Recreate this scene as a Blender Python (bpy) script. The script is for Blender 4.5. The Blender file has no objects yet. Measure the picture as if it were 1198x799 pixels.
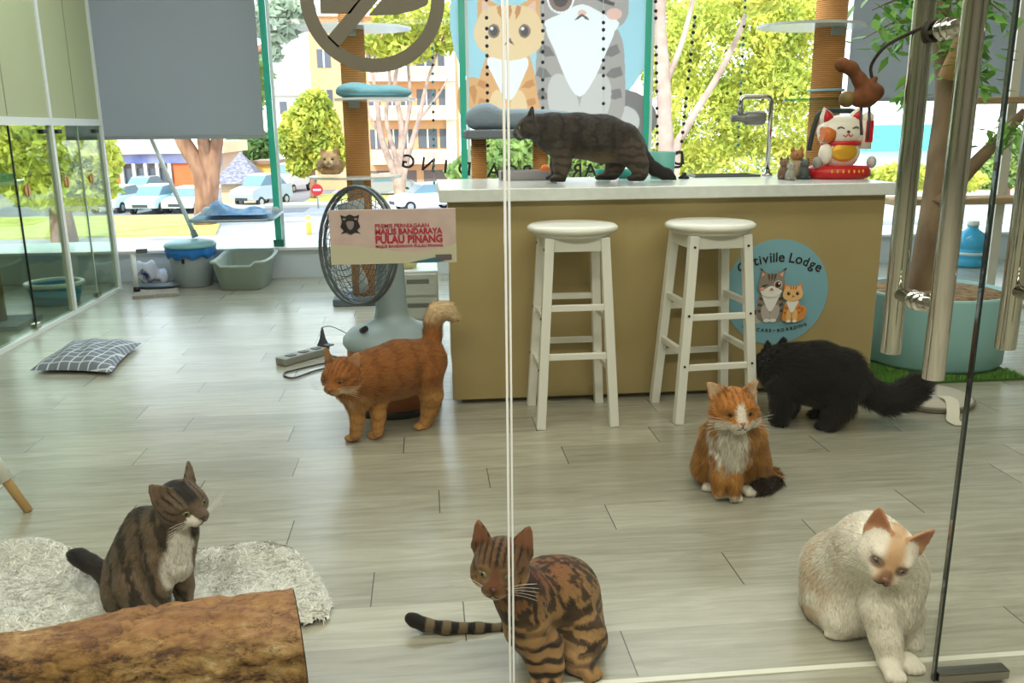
import bpy, bmesh, math, random
import numpy as np
from mathutils import Vector, Matrix, Euler
random.seed(7); RNG = np.random.default_rng(7)
SC = bpy.context.scene; COL = SC.collection
R_ = math.radians; PI = math.pi

# ------------------------------------------------------------------ camera model (image taken as 1198 x 799)
FPX, CX, CY, EYE = 1010., 599., 399.5, 1.15
_d = np.array([37., 4080., FPX]); _d /= np.linalg.norm(_d)
_v = np.array([-104., 0., FPX]); _v[1] = -(_v[0]*_d[0]+_v[2]*_d[2])/_d[1]; _v /= np.linalg.norm(_v)
_r = np.cross(_d, _v); _r = _r if _r[0] > 0 else -_r
CAM_R = np.stack([_r, _v, -_d])
def ray(px, py): return CAM_R @ np.array([px-CX, py-CY, FPX])
def at(px, py, Y):
    k = ray(px, py); return Vector((np.array([0, 0, EYE]) + Y/k[1]*k).tolist())
def on(px, py, z=0.):
    k = ray(px, py); return Vector((np.array([0, 0, EYE]) + (z-EYE)/k[2]*k).tolist())
def ppm(p):
    c = CAM_R.T @ (np.array(p)-np.array([0, 0, EYE])); return FPX/c[2]

# ------------------------------------------------------------------ colours and materials
def lin(c):
    return tuple(((x/255.)/12.92 if x/255. <= .04045 else ((x/255.+.055)/1.055)**2.4) for x in c[:3])
def L4(c): return (*lin(c), 1.)
MATS = {}
def mat(name, col=(200, 200, 200), rough=.6, metal=0., spec=.5, col2=None, scale=8., stretch=(1, 1, 1), detail=4., bump=0., emit=0., trans=0., vcol=None, sheen=0., coords='Object', contrast=(.35, .65), bscale=None):
    if name in MATS: return MATS[name]
    m = bpy.data.materials.new(name); m.use_nodes = True; nt = m.node_tree; N = nt.nodes; Lk = nt.links
    b = N['Principled BSDF']; b.inputs['Roughness'].default_value = rough; b.inputs['Metallic'].default_value = metal
    b.inputs['Specular IOR Level'].default_value = spec
    b.inputs['Base Color'].default_value = L4(col)
    if sheen: b.inputs['Sheen Weight'].default_value = sheen
    if trans: b.inputs['Transmission Weight'].default_value = trans
    if emit:
        b.inputs['Emission Color'].default_value = L4(col); b.inputs['Emission Strength'].default_value = emit
    if vcol:
        a = N.new('ShaderNodeAttribute'); a.attribute_name = vcol; Lk.new(a.outputs['Color'], b.inputs['Base Color'])
    if col2 is not None or bump:
        tc = N.new('ShaderNodeTexCoord'); mp = N.new('ShaderNodeMapping'); mp.inputs['Scale'].default_value = stretch
        Lk.new(tc.outputs[coords], mp.inputs['Vector'])
        nz = N.new('ShaderNodeTexNoise'); nz.inputs['Scale'].default_value = scale; nz.inputs['Detail'].default_value = detail
        Lk.new(mp.outputs['Vector'], nz.inputs['Vector'])
        if col2 is not None:
            cr = N.new('ShaderNodeValToRGB'); cr.color_ramp.elements[0].position = contrast[0]; cr.color_ramp.elements[1].position = contrast[1]
            cr.color_ramp.elements[0].color = L4(col); cr.color_ramp.elements[1].color = L4(col2)
            Lk.new(nz.outputs['Fac'], cr.inputs['Fac']); Lk.new(cr.outputs['Color'], b.inputs['Base Color'])
        if bump:
            n2 = nz
            if bscale:
                n2 = N.new('ShaderNodeTexNoise'); n2.inputs['Scale'].default_value = bscale; n2.inputs['Detail'].default_value = 3
                Lk.new(mp.outputs['Vector'], n2.inputs['Vector'])
            bp = N.new('ShaderNodeBump'); bp.inputs['Strength'].default_value = bump; bp.inputs['Distance'].default_value = .01
            Lk.new(n2.outputs['Fac'], bp.inputs['Height']); Lk.new(bp.outputs['Normal'], b.inputs['Normal'])
    MATS[name] = m; return m
def glass(name, tint=(245, 250, 248), refl=.6, rough=.0):
    if name in MATS: return MATS[name]
    m = bpy.data.materials.new(name); m.use_nodes = True; nt = m.node_tree; N = nt.nodes; Lk = nt.links
    N.remove(N['Principled BSDF']); out = N['Material Output']
    t = N.new('ShaderNodeBsdfTransparent'); t.inputs['Color'].default_value = L4(tint)
    g = N.new('ShaderNodeBsdfGlossy'); g.inputs['Roughness'].default_value = rough
    f = N.new('ShaderNodeFresnel'); f.inputs['IOR'].default_value = 1.45
    mu = N.new('ShaderNodeMath'); mu.operation = 'MULTIPLY'; mu.inputs[1].default_value = refl
    mx = N.new('ShaderNodeMixShader')
    Lk.new(f.outputs[0], mu.inputs[0]); Lk.new(mu.outputs[0], mx.inputs[0]); Lk.new(t.outputs[0], mx.inputs[1]); Lk.new(g.outputs[0], mx.inputs[2]); Lk.new(mx.outputs[0], out.inputs[0])
    MATS[name] = m; return m

# ------------------------------------------------------------------ objects
def tag(o, label=None, cat=None, group=None, kind=None):
    if label: o['label'] = label
    if cat: o['category'] = cat
    if group: o['group'] = group
    if kind: o['kind'] = kind
    return o
def thing(name, label, cat, loc=(0, 0, 0), group=None):
    o = bpy.data.objects.new(name, None); COL.objects.link(o); o.location = loc; o.empty_display_size = .05
    return tag(o, label, cat, group)
def wloc(o):
    v = Vector((0, 0, 0))
    while o is not None: v += Vector(o.location); o = o.parent
    return v
def copy_tree(o, parent=None):
    c = o.copy(); COL.objects.link(c); c.parent = parent
    for ch in list(o.children): copy_tree(ch, c)
    return c
def frame(a, b):
    z = (Vector(b)-Vector(a)).normalized(); u = Vector((0, 0, 1)) if abs(z.z) < .95 else Vector((1, 0, 0))
    x = u.cross(z).normalized(); return x, z.cross(x), z
class MB:
    def __init__(s): s.v = []; s.f = []; s.m = []; s.sm = []; s.mi = 0
    def add(s, vs, fs, smooth=False):
        b = len(s.v); s.v += [Vector(x) for x in vs]
        for f in fs: s.f.append(tuple(b+i for i in f)); s.m.append(s.mi); s.sm.append(smooth)
        return s
    def mat(s, i): s.mi = i; return s
    def box(s, a, b, rz=0., c=None):
        (x0, y0, z0), (x1, y1, z1) = a, b
        vs = [Vector((x, y, z)) for z in (z0, z1) for x, y in ((x0, y0), (x1, y0), (x1, y1), (x0, y1))]
        if rz:
            c = Vector(c) if c is not None else Vector(((x0+x1)/2, (y0+y1)/2, 0)); M = Matrix.Rotation(rz, 3, 'Z'); vs = [M@(v-c)+c for v in vs]
        return s.add(vs, [(3, 2, 1, 0), (4, 5, 6, 7), (0, 1, 5, 4), (1, 2, 6, 5), (2, 3, 7, 6), (3, 0, 4, 7)])
    def bar(s, a, b, w, h, up=None):
        a, b = Vector(a), Vector(b); x, y, z = frame(a, b)
        if up is not None:
            y = Vector(up); y = (y-z*y.dot(z)).normalized(); x = y.cross(z)
        vs = [p+x*(i*w/2)+y*(j*h/2) for p in (a, b) for i, j in ((-1, -1), (1, -1), (1, 1), (-1, 1))]
        return s.add(vs, [(3, 2, 1, 0), (4, 5, 6, 7), (0, 1, 5, 4), (1, 2, 6, 5), (2, 3, 7, 6), (3, 0, 4, 7)])
    def tube(s, pts, r, n=10, cap=True, smooth=True):
        pts = [Vector(p) for p in pts]; rs = r if hasattr(r, '__len__') else [r]*len(pts)
        vs = []; fs = []; px = None
        for i, p in enumerate(pts):
            d = (pts[min(i+1, len(pts)-1)]-pts[max(i-1, 0)])
            if d.length < 1e-9: d = Vector((0, 0, 1))
            d.normalize()
            if px is None: px = frame((0, 0, 0), d)[0]
            px = (px-d*px.dot(d)).normalized(); py = d.cross(px)
            vs += [p+(px*math.cos(2*PI*k/n)+py*math.sin(2*PI*k/n))*rs[i] for k in range(n)]
        for i in range(len(pts)-1):
            for k in range(n): fs.append((i*n+k, i*n+(k+1) % n, (i+1)*n+(k+1) % n, (i+1)*n+k))
        s.add(vs, fs, smooth)
        if cap:
            b = len(s.v)-len(vs)
            s.f.append(tuple(b+k for k in range(n))[::-1]); s.m.append(s.mi); s.sm.append(False)
            s.f.append(tuple(b+(len(pts)-1)*n+k for k in range(n))); s.m.append(s.mi); s.sm.append(False)
        return s
    def cyl(s, a, b, r, r2=None, n=24): return s.tube([a, b], [r, r if r2 is None else r2], n)
    def lathe(s, prof, c=(0, 0, 0), n=32, sx=1., sy=1., M=None, smooth=True):
        c = Vector(c); vs = []; fs = []
        for r, z in prof:
            for k in range(n):
                v = Vector((r*sx*math.cos(2*PI*k/n), r*sy*math.sin(2*PI*k/n), z)); vs.append((M@v if M else v)+c)
        for i in range(len(prof)-1):
            for k in range(n): fs.append((i*n+k, i*n+(k+1) % n, (i+1)*n+(k+1) % n, (i+1)*n+k))
        if prof[0][0] > 1e-5: fs.append(tuple(range(n))[::-1])
        if prof[-1][0] > 1e-5: fs.append(tuple((len(prof)-1)*n+k for k in range(n)))
        return s.add(vs, fs, smooth)
    def ell(s, c, r, n=16, M=None):
        prof = [(math.cos(t), math.sin(t)) for t in np.linspace(-PI/2, PI/2, n//2+1)]
        c = Vector(c); r = r if hasattr(r, '__len__') else (r, r, r); D = Matrix.Diagonal(Vector(r)); M = (M@D) if M else D
        return s.lathe([(max(a, 1e-6), b) for a, b in prof], c, n, M=M)
    def prism(s, outline, d, o=(0, 0, 0), X=(1, 0, 0), Yv=(0, 0, 1), smooth=False):
        o, X, Yv, d = Vector(o), Vector(X), Vector(Yv), Vector(d)
        n = len(outline); vs = [o+X*a+Yv*b for a, b in outline]; vs += [v+d for v in vs]
        s.add(vs, [tuple(range(n))[::-1], tuple(range(n, 2*n))])
        return s.add(vs, [(i, (i+1) % n, n+(i+1) % n, n+i) for i in range(n)], smooth)
    def torus(s, c, R, r, n=40, k=10, M=None):
        c = Vector(c); pts = [Vector((R*math.cos(t), R*math.sin(t), 0)) for t in np.linspace(0, 2*PI, n, endpoint=False)]
        vs = []; fs = []
        for i in range(n):
            t = 2*PI*i/n; e = Vector((math.cos(t), math.sin(t), 0))
            for j in range(k):
                a = 2*PI*j/k; v = e*(R+r*math.cos(a))+Vector((0, 0, r*math.sin(a))); vs.append((M@v if M else v)+c)
        for i in range(n):
            for j in range(k): fs.append((i*k+j, ((i+1) % n)*k+j, ((i+1) % n)*k+(j+1) % k, i*k+(j+1) % k))
        return s.add(vs, fs, True)
    def build(s, name, mats, parent=None, bevel=0., seg=2, sub=0):
        me = bpy.data.meshes.new(name); off = wloc(parent) if parent is not None else Vector((0, 0, 0))
        me.from_pydata([tuple(v-off) for v in s.v], [], s.f)
        for m in (mats if isinstance(mats, (list, tuple)) else [mats]): me.materials.append(m)
        me.polygons.foreach_set('material_index', s.m); me.polygons.foreach_set('use_smooth', s.sm)
        if len(s.f) < 20000:
            bm = bmesh.new(); bm.from_mesh(me); bmesh.ops.recalc_face_normals(bm, faces=bm.faces); bm.to_mesh(me); bm.free()
        me.update()
        o = bpy.data.objects.new(name, me); COL.objects.link(o); o.parent = parent
        if bevel:
            b = o.modifiers.new('bevel', 'BEVEL'); b.width = bevel; b.segments = seg; b.limit_method = 'ANGLE'; b.angle_limit = R_(40)
        if sub:
            b = o.modifiers.new('sub', 'SUBSURF'); b.levels = sub; b.render_levels = sub
        return o
def struct(o): o['kind'] = 'structure'; return o
def spline(pts, n=8):
    P = [Vector(p) for p in pts]; out = []
    for i in range(len(P)-1):
        p0, p1, p2, p3 = P[max(i-1, 0)], P[i], P[i+1], P[min(i+2, len(P)-1)]
        for k in range(n):
            t = k/n; out.append(.5*((2*p1)+(p2-p0)*t+(2*p0-5*p1+4*p2-p3)*t*t+(3*p1-p0-3*p2+p3)*t**3))
    return out+[P[-1]]
def text_geo(txt, size, depth=.0, align='CENTER', bold=0.):
    cu = bpy.data.curves.new('t', 'FONT'); cu.body = txt; cu.size = size; cu.extrude = depth; cu.align_x = align; cu.offset = bold; cu.resolution_u = 3
    ob = bpy.data.objects.new('t', cu); COL.objects.link(ob); bpy.context.view_layer.update()
    me = bpy.data.meshes.new_from_object(ob.evaluated_get(bpy.context.evaluated_depsgraph_get()))
    vs = [v.co.copy() for v in me.vertices]; fs = [tuple(p.vertices) for p in me.polygons]
    bpy.data.objects.remove(ob); bpy.data.curves.remove(cu); bpy.data.meshes.remove(me); return vs, fs
# ------------------------------------------------------------------ soft bodies: smooth-union shapes, surface nets, fur
def noise3(P, f, seed=0):
    """cheap smooth value noise at points P (n,3)"""
    Q = np.asarray(P)*f; i = np.floor(Q).astype(np.int64); t = Q-i; t = t*t*(3-2*t)
    def h(a):
        n = (a[..., 0]*374761393+a[..., 1]*668265263+a[..., 2]*2147483647+seed*974711) & 0xffffffff
        n = ((n ^ (n >> 13))*1274126177) & 0xffffffff; return ((n ^ (n >> 16)) & 0xffff)/65535.
    r = 0
    for dx in (0, 1):
        for dy in (0, 1):
            for dz in (0, 1):
                w = (t[:, 0] if dx else 1-t[:, 0])*(t[:, 1] if dy else 1-t[:, 1])*(t[:, 2] if dz else 1-t[:, 2])
                r = r+w*h(i+np.array([dx, dy, dz]))
    return r
def rotm(yaw=0, pitch=0, roll=0):
    """head frame: +x forward, +y left, +z up; yaw about z, pitch lowers the nose, roll tips the head"""
    return np.array((Matrix.Rotation(yaw, 3, 'Z') @ Matrix.Rotation(pitch, 3, 'Y') @ Matrix.Rotation(roll, 3, 'X')))
class Blob:
    def __init__(s): s.p = []
    def cap(s, a, b, ra, rb, k=.02, tag='body', flow=None, fl=1.):
        a, b = np.array(a, float), np.array(b, float); r = max(ra, rb)
        s.p.append(dict(t='cap', a=a, b=b, ra=ra, rb=rb, k=k, tag=tag, lo=np.minimum(a, b)-r, hi=np.maximum(a, b)+r, flow=(b-a) if flow is None else np.array(flow, float), fl=fl)); return s
    def chain(s, pts, k=.02, tag='body', fl=1.):
        for (a, ra), (b, rb) in zip(pts[:-1], pts[1:]): s.cap(a, b, ra, rb, k, tag, None, fl)
        return s
    def ell(s, c, r, M=None, k=.02, tag='body', flow=(0, 0, -1), fl=1.):
        c = np.array(c, float); r = np.array(r, float); M = np.eye(3) if M is None else np.array(M)
        e = np.sqrt(((M*r[None, :])**2).sum(1))
        s.p.append(dict(t='ell', c=c, r=r, M=M, k=k, tag=tag, lo=c-e, hi=c+e, flow=np.array(flow, float), fl=fl)); return s
    def ear(s, c, M, w, h, th=.0032, curve=9., k=.008, tag='ear', fl=.3):
        c = np.array(c, float); M = np.array(M); e = np.abs(M@np.diag([.012, w, h])).sum(1)
        s.p.append(dict(t='ear', c=c, M=M, w=w, h=h, th=th, cu=curve, k=k, tag=tag, lo=c-e, hi=c+e, flow=M[:, 2], fl=fl)); return s
    def d(s, p, X):
        if p['t'] == 'cap':
            ab = p['b']-p['a']; t = np.clip(((X-p['a'])@ab)/max(ab@ab, 1e-12), 0, 1)
            return np.linalg.norm(X-p['a']-t[..., None]*ab, axis=-1)-(p['ra']+(p['rb']-p['ra'])*t)
        q = (X-p['c'])@p['M']
        if p['t'] == 'ell':
            k0 = np.linalg.norm(q/p['r'], axis=-1); k1 = np.linalg.norm(q/p['r']**2, axis=-1)
            return k0*(k0-1)/np.maximum(k1, 1e-9)
        v = q[..., 2]; tt = np.clip(v/p['h'], 0, 1); half = p['w']*(1-tt)**.72+.0012
        w = q[..., 0]-p['cu']*q[..., 1]**2*(1-.4*tt)+.10*v*tt
        return np.maximum.reduce([np.abs(q[..., 1])-half, np.abs(w)-p['th'], -v-.012, v-p['h']])
    def mesh(s, h=.004, floor=None):
        lo = np.min([p['lo'] for p in s.p], 0)-4*h; hi = np.max([p['hi'] for p in s.p], 0)+4*h
        n = np.ceil((hi-lo)/h).astype(int)+1; D = np.ones(n, np.float32)
        for p in s.p:
            m = p['k']+3*h
            i0 = np.maximum(np.floor((p['lo']-m-lo)/h).astype(int), 0); i1 = np.minimum(np.ceil((p['hi']+m-lo)/h).astype(int)+1, n)
            ax = [lo[i]+h*np.arange(i0[i], i1[i]) for i in range(3)]
            X = np.stack(np.meshgrid(*ax, indexing='ij'), -1); b = s.d(p, X)
            sl = tuple(slice(i0[i], i1[i]) for i in range(3)); a = D[sl]; k = p['k']
            t = np.clip(.5+.5*(a-b)/k, 0, 1); D[sl] = a+(b-a)*t-k*t*(1-t)
        if floor is not None:
            z = (lo[2]+h*np.arange(n[2]))[None, None, :]; D = np.maximum(D, floor-z)
        # surface nets
        S = D < 0; c = np.zeros(np.array(n)-1, np.int8); acc = np.zeros(tuple(np.array(n)-1)+(3,), np.float32); cnt = np.zeros(np.array(n)-1, np.float32)
        def sub(A, o): return A[o[0]:A.shape[0]-1+o[0], o[1]:A.shape[1]-1+o[1], o[2]:A.shape[2]-1+o[2]]
        corners = [(i, j, k) for i in (0, 1) for j in (0, 1) for k in (0, 1)]
        for o in corners: c += sub(S, o)
        act = (c > 0) & (c < 8); idx = np.argwhere(act); ids = -np.ones(act.shape, np.int64); ids[act] = np.arange(len(idx))
        V = np.zeros((len(idx), 3)); W = np.zeros(len(idx))
        for o in corners:
            for ax_ in range(3):
                if o[ax_]: continue
                o2 = list(o); o2[ax_] = 1
                A = D[tuple((idx+o).T)]; B = D[tuple((idx+o2).T)]; cr = (A < 0) != (B < 0)
                t = np.where(cr, A/np.where(np.abs(A-B) < 1e-12, 1, A-B), 0)
                pt = np.array(o, float)[None, :].repeat(len(idx), 0); pt[:, ax_] += t
                V[cr] += pt[cr]; W[cr] += 1
        V = lo+h*(idx+V/W[:, None]); F = []
        for ax_ in range(3):
            u, w = [(1, 2), (2, 0), (0, 1)][ax_]
            sl0 = [slice(None)]*3; sl1 = [slice(None)]*3; sl0[ax_] = slice(0, -1); sl1[ax_] = slice(1, None)
            A = S[tuple(sl0)]; B = S[tuple(sl1)]; e = np.argwhere(A != B)
            e = e[(e[:, u] > 0) & (e[:, w] > 0) & (e[:, u] < n[u]-1) & (e[:, w] < n[w]-1)]
            ins = A[tuple(e.T)]
            def g(du, dw):
                q = e.copy(); q[:, u] += du; q[:, w] += dw; return ids[tuple(q.T)]
            Q = np.stack([g(-1, -1), g(0, -1), g(0, 0), g(-1, 0)], 1); Q[~ins] = Q[~ins][:, ::-1]; F.append(Q)
        F = np.concatenate(F); F = F[(F >= 0).all(1)]
        return V, F
    def fields(s, X):
        """per point: flow direction, fur-length factor, nearest tag index"""
        Ds = np.stack([s.d(p, X) for p in s.p], 1); w = np.exp(-np.clip(Ds-Ds.min(1, keepdims=True), 0, .2)/.012)
        fl = np.stack([p['flow']/max(np.linalg.norm(p['flow']), 1e-9) for p in s.p]); f = w@fl
        L = (w@np.array([p['fl'] for p in s.p]))/w.sum(1)
        return f/np.maximum(np.linalg.norm(f, axis=1, keepdims=True), 1e-6), L, np.array([p['tag'] for p in s.p])[Ds.argmin(1)]
def np_mesh(name, V, F, m, cols=None, parent=None, smooth=True, normals=None, tri=False):
    off = np.array(wloc(parent)) if parent is not None else 0.
    me = bpy.data.meshes.new(name); V = (V-off).astype(np.float32); F = np.asarray(F, np.int32)
    me.vertices.add(len(V)); me.vertices.foreach_set('co', V.ravel())
    k = F.shape[1]; me.loops.add(F.size); me.loops.foreach_set('vertex_index', F.ravel()); me.polygons.add(len(F))
    me.polygons.foreach_set('loop_start', np.arange(0, F.size, k, dtype=np.int32))
    me.update(calc_edges=True); me.polygons.foreach_set('use_smooth', np.full(len(F), smooth)); me.validate()
    if cols is not None:
        a = me.color_attributes.new('coat', 'FLOAT_COLOR', 'POINT'); c = np.ones((len(V), 4), np.float32); c[:, :3] = cols; a.data.foreach_set('color', c.ravel())
    if normals is not None: me.normals_split_custom_set_from_vertices(normals.astype(np.float32))
    me.materials.append(m); o = bpy.data.objects.new(name, me); COL.objects.link(o); o.parent = parent; return o
def vnormals(V, F):
    n = np.cross(V[F[:, 2]]-V[F[:, 0]], V[F[:, 3]]-V[F[:, 1]]); N = np.zeros_like(V)
    for i in range(4): np.add.at(N, F[:, i], n)
    return N/np.maximum(np.linalg.norm(N, axis=1, keepdims=True), 1e-12)
def fur_geo(V, F, N, count, length, width, fieldf, colorf, lift=.35, jitter=.25, rng=RNG, keep=None):
    a = np.linalg.norm(np.cross(V[F[:, 2]]-V[F[:, 0]], V[F[:, 3]]-V[F[:, 1]]), axis=1); f = rng.choice(len(F), count, p=a/a.sum())
    u, v = rng.random((2, count, 1)); Q = F[f]
    def bl(A): return (1-u)*(1-v)*A[Q[:, 0]]+u*(1-v)*A[Q[:, 1]]+u*v*A[Q[:, 2]]+(1-u)*v*A[Q[:, 3]]
    P = bl(V); n = bl(N); n /= np.maximum(np.linalg.norm(n, axis=1, keepdims=True), 1e-9)
    flow, Lf, tg = fieldf(P); t = flow-(flow*n).sum(1, keepdims=True)*n; t /= np.maximum(np.linalg.norm(t, axis=1, keepdims=True), 1e-6)
    t = t+rng.normal(0, jitter, (count, 3)); t -= (t*n).sum(1, keepdims=True)*n; t /= np.maximum(np.linalg.norm(t, axis=1, keepdims=True), 1e-6)
    ln = length*Lf[:, None]*rng.uniform(.6, 1.15, (count, 1)); ok = ln[:, 0] > .0015
    d1 = n*lift+t*(1-lift); d1 /= np.linalg.norm(d1, axis=1, keepdims=True); d2 = n*lift*.4+t; d2 /= np.linalg.norm(d2, axis=1, keepdims=True); d2[:, 2] -= .12
    s = np.cross(n, t); wd = width*rng.uniform(.7, 1.2, (count, 1)); P0 = P-n*.001; P1 = P0+d1*ln*.5; P2 = P1+d2*ln*.5
    VV = np.stack([P0-s*wd, P0+s*wd, P1+s*wd*.75, P1-s*wd*.75, P2], 1); NN = np.repeat((n+rng.normal(0, .22, n.shape))[:, None], 5, 1)
    c = np.repeat(colorf(P, tg)[:, None], 5, 1)*(.86+.28*noise3(P, 170, 11))[:, None, None]*rng.uniform(.74, 1.16, (count, 1, 1))
    VV, NN, c = VV[ok], NN[ok], c[ok]; k = len(VV); b = (np.arange(k)*5)[:, None]
    T = np.concatenate([b+np.array([[2, 1, 0]]), b+np.array([[3, 2, 0]]), b+np.array([[4, 2, 3]])])
    NN = NN.reshape(-1, 3); return VV.reshape(-1, 3), T, c.reshape(-1, 3), NN/np.linalg.norm(NN, axis=1, keepdims=True)

FUR = None
class Cat:
    """one cat: joints given where they are in the room; head frame carries the face"""
    def __init__(s, label, name='cat'):
        s.b = Blob(); s.label = label; s.wh = True
    def head(s, c, yaw, pitch, roll, sc, ear_out=.35, ear_back=.0, eye=(150, 160, 90), eye_open=1., nose=(150, 90, 80), fl=.45, ear_h=1., long_cheek=1., eye_sz=1., ear_fwd=0.):
        b = s.b; M = rotm(yaw, pitch, roll); s.hM = M; s.hc = np.array(c, float); s.hs = sc
        W = lambda p: s.hc+M@(np.array(p)*sc)
        dn = M@np.array([-1, 0, -.5])
        b.ell(W((-.004, 0, .002)), np.array((.050, .047, .042))*sc, M, .012, 'head', M@np.array([-1, 0, .1]), fl)
        for y in (1, -1):
            b.ell(W((.010, .025*y, -.014)), np.array((.030, .025*long_cheek, .023))*sc, M, .016*sc, 'head', M@np.array([-.8, .6*y, -.4]), fl*1.2*long_cheek)
            b.ell(W((.047, .0105*y, -.018)), np.array((.017, .0135, .0125))*sc, M, .010*sc, 'muzzle', M@np.array([-.6, .8*y, -.5]), fl*.5)
            b.ell(W((.030, .021*y, .016)), np.array((.014, .014, .008))*sc, M, .010*sc, 'head', M@np.array([-1, 0, .3]), fl*.5)
        b.cap(W((.026, 0, .016)), W((.055, 0, -.008)), .0145*sc, .0095*sc, .012*sc, 'head', M@np.array([-1, 0, .5]), fl*.4)
        b.ell(W((.040, 0, -.030)), np.array((.016, .014, .011))*sc, M, .010*sc, 'muzzle', dn, fl*.6)
        for y in (1, -1):
            E = M@np.array((Matrix.Rotation(.45*y+ear_fwd*y, 3, 'Z')@Matrix.Rotation(-ear_out*y, 3, 'X')@Matrix.Rotation(.12-ear_back, 3, 'Y')))
            s.ears = getattr(s, 'ears', [])+[(W((-.010, .029*y, .030)), E, .0265*sc, .044*sc*ear_h)]; b.ear(W((-.010, .029*y, .030)), E, .0265*sc, .044*sc*ear_h, .0034, 10., .010, 'ear', .3)
        s.eye = eye; s.eo = eye_open; s.nose = nose; s.ez = eye_sz
        return s
    def hl(s, X): return ((X-s.hc)@s.hM)/s.hs
    def inner(s, P):
        r = np.zeros(len(P))
        for c, E, w, h in getattr(s, 'ears', []):
            q = (P-c)@E; tt = np.clip(q[:, 2]/h, 0, 1); half = w*(1-tt)**.72+.0012; ww = q[:, 0]-10.*q[:, 1]**2*(1-.4*tt)+.10*q[:, 2]*tt
            r = np.maximum(r, sst(.0, .0018, ww)*sst(1., .72, np.abs(q[:, 1])/half)*sst(.002, .018, q[:, 2])*(np.linalg.norm(P-c, axis=1) < h*1.3))
        return r
    def w(s, P, tags, soft=.018):
        D = np.stack([s.b.d(p, P) for p in s.b.p], 1); e = np.exp(-np.clip(D-D.min(1, keepdims=True), 0, .3)/soft); k = np.array([p['tag'] in tags for p in s.b.p])
        return (e[:, k].sum(1)/e.sum(1))
    def face(s, root, dark):
        M, sc = Matrix(s.hM.tolist()), s.hs; W = lambda p: Vector((s.hc+s.hM@(np.array(p)*sc)).tolist())
        for y in (1, -1):
            m = MB(); A = M@Matrix.Rotation(.42*y, 3, 'Z')@Matrix.Rotation(-.12, 3, 'Y')@Matrix.Rotation(.18*y, 3, 'X')
            e = s.ez
            for i, (r, x) in enumerate(((.0112, .0), (.0094, .0012), (.0058, .0028))):
                rz = r*(.74*s.eo if i < 2 else 1.0*min(1, s.eo*.8)); ry = r*1.08 if i < 2 else r*.72
                m.mat(i).ell(W((.0395, .0205*y, .004))+A@Vector((x*sc, 0, 0)), (.0052*sc, ry*sc*e, rz*sc*e), 16, A)
            m.build('eye', [mat('eye_rim', (38, 28, 22), .5), mat('iris_%d_%d_%d' % tuple(s.eye), s.eye, .15), mat('pupil', (8, 8, 8), .08)], root)
        m = MB(); A = M
        m.ell(W((.0625, 0, -.0095)), (.006*sc, .0072*sc, .0046*sc), 12, A); m.build('nose', mat('nose_%d' % s.nose[0], s.nose, .4), root)
        m = MB()
        for y in (1, -1): m.tube(spline([W((.0655, 0, -.0135)), W((.0650, .001*y, -.0195)), W((.0640, .006*y, -.0240)), W((.0590, .0135*y, -.0262))], 4), [.0011*sc]*9+[.0009*sc, .0007*sc, .0005*sc, .0003*sc], 6, False)
        m.build('mouth', mat('mouth_dark', (60, 38, 34), .6), root)
        if not s.wh: return
        m = MB()
        for y in (1, -1):
            for k in range(5):
                p = W((.055, .014*y, -.017-.002*k+.004)); q = W((.050-.004*k, (.070+.006*random.random())*y, -.008-.011*k+.012)); mid = (p+q)/2+Vector((0, 0, .004))
                m.tube(spline([p, mid, q], 3), [.00045]*6+[.0002], 4, False)
        m.build('whiskers', mat('whisker', (225, 222, 210), .4), root)
    def make(s, coatf, base, count=14000, length=.016, width=.0011, h=.0042, lift=.3, floor=None, bodyname='body', smooth=True):
        global FUR
        if FUR is None: FUR = mat('fur', rough=.75, vcol='coat', spec=.25, sheen=.12)
        V, F = s.b.mesh(h, floor); N = vnormals(V, F)
        root = thing('cat', s.label, 'cat', base)
        def cf(P, tg): return np.clip(coatf(s, P, tg), 0, 1)
        _, _, tg = s.b.fields(V)
        np_mesh('body', V, F, FUR, cf(V, tg), root)
        fv, ft, fc, fn = fur_geo(V, F, N, count, length, width, s.b.fields, cf, lift)
        o = np_mesh('fur', fv, ft, FUR, fc, root, True, fn); o['kind'] = 'stuff'
        if hasattr(s, 'hc'): s.face(root, None)
        return root
def mixc(a, b, t): return a+(b-a)*np.clip(t, 0, 1)[:, None]
def C(c): return np.array(lin(c))[None, :]
def sst(a, b, x): t = np.clip((x-a)/(b-a), 0, 1); return t*t*(3-2*t)
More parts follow.
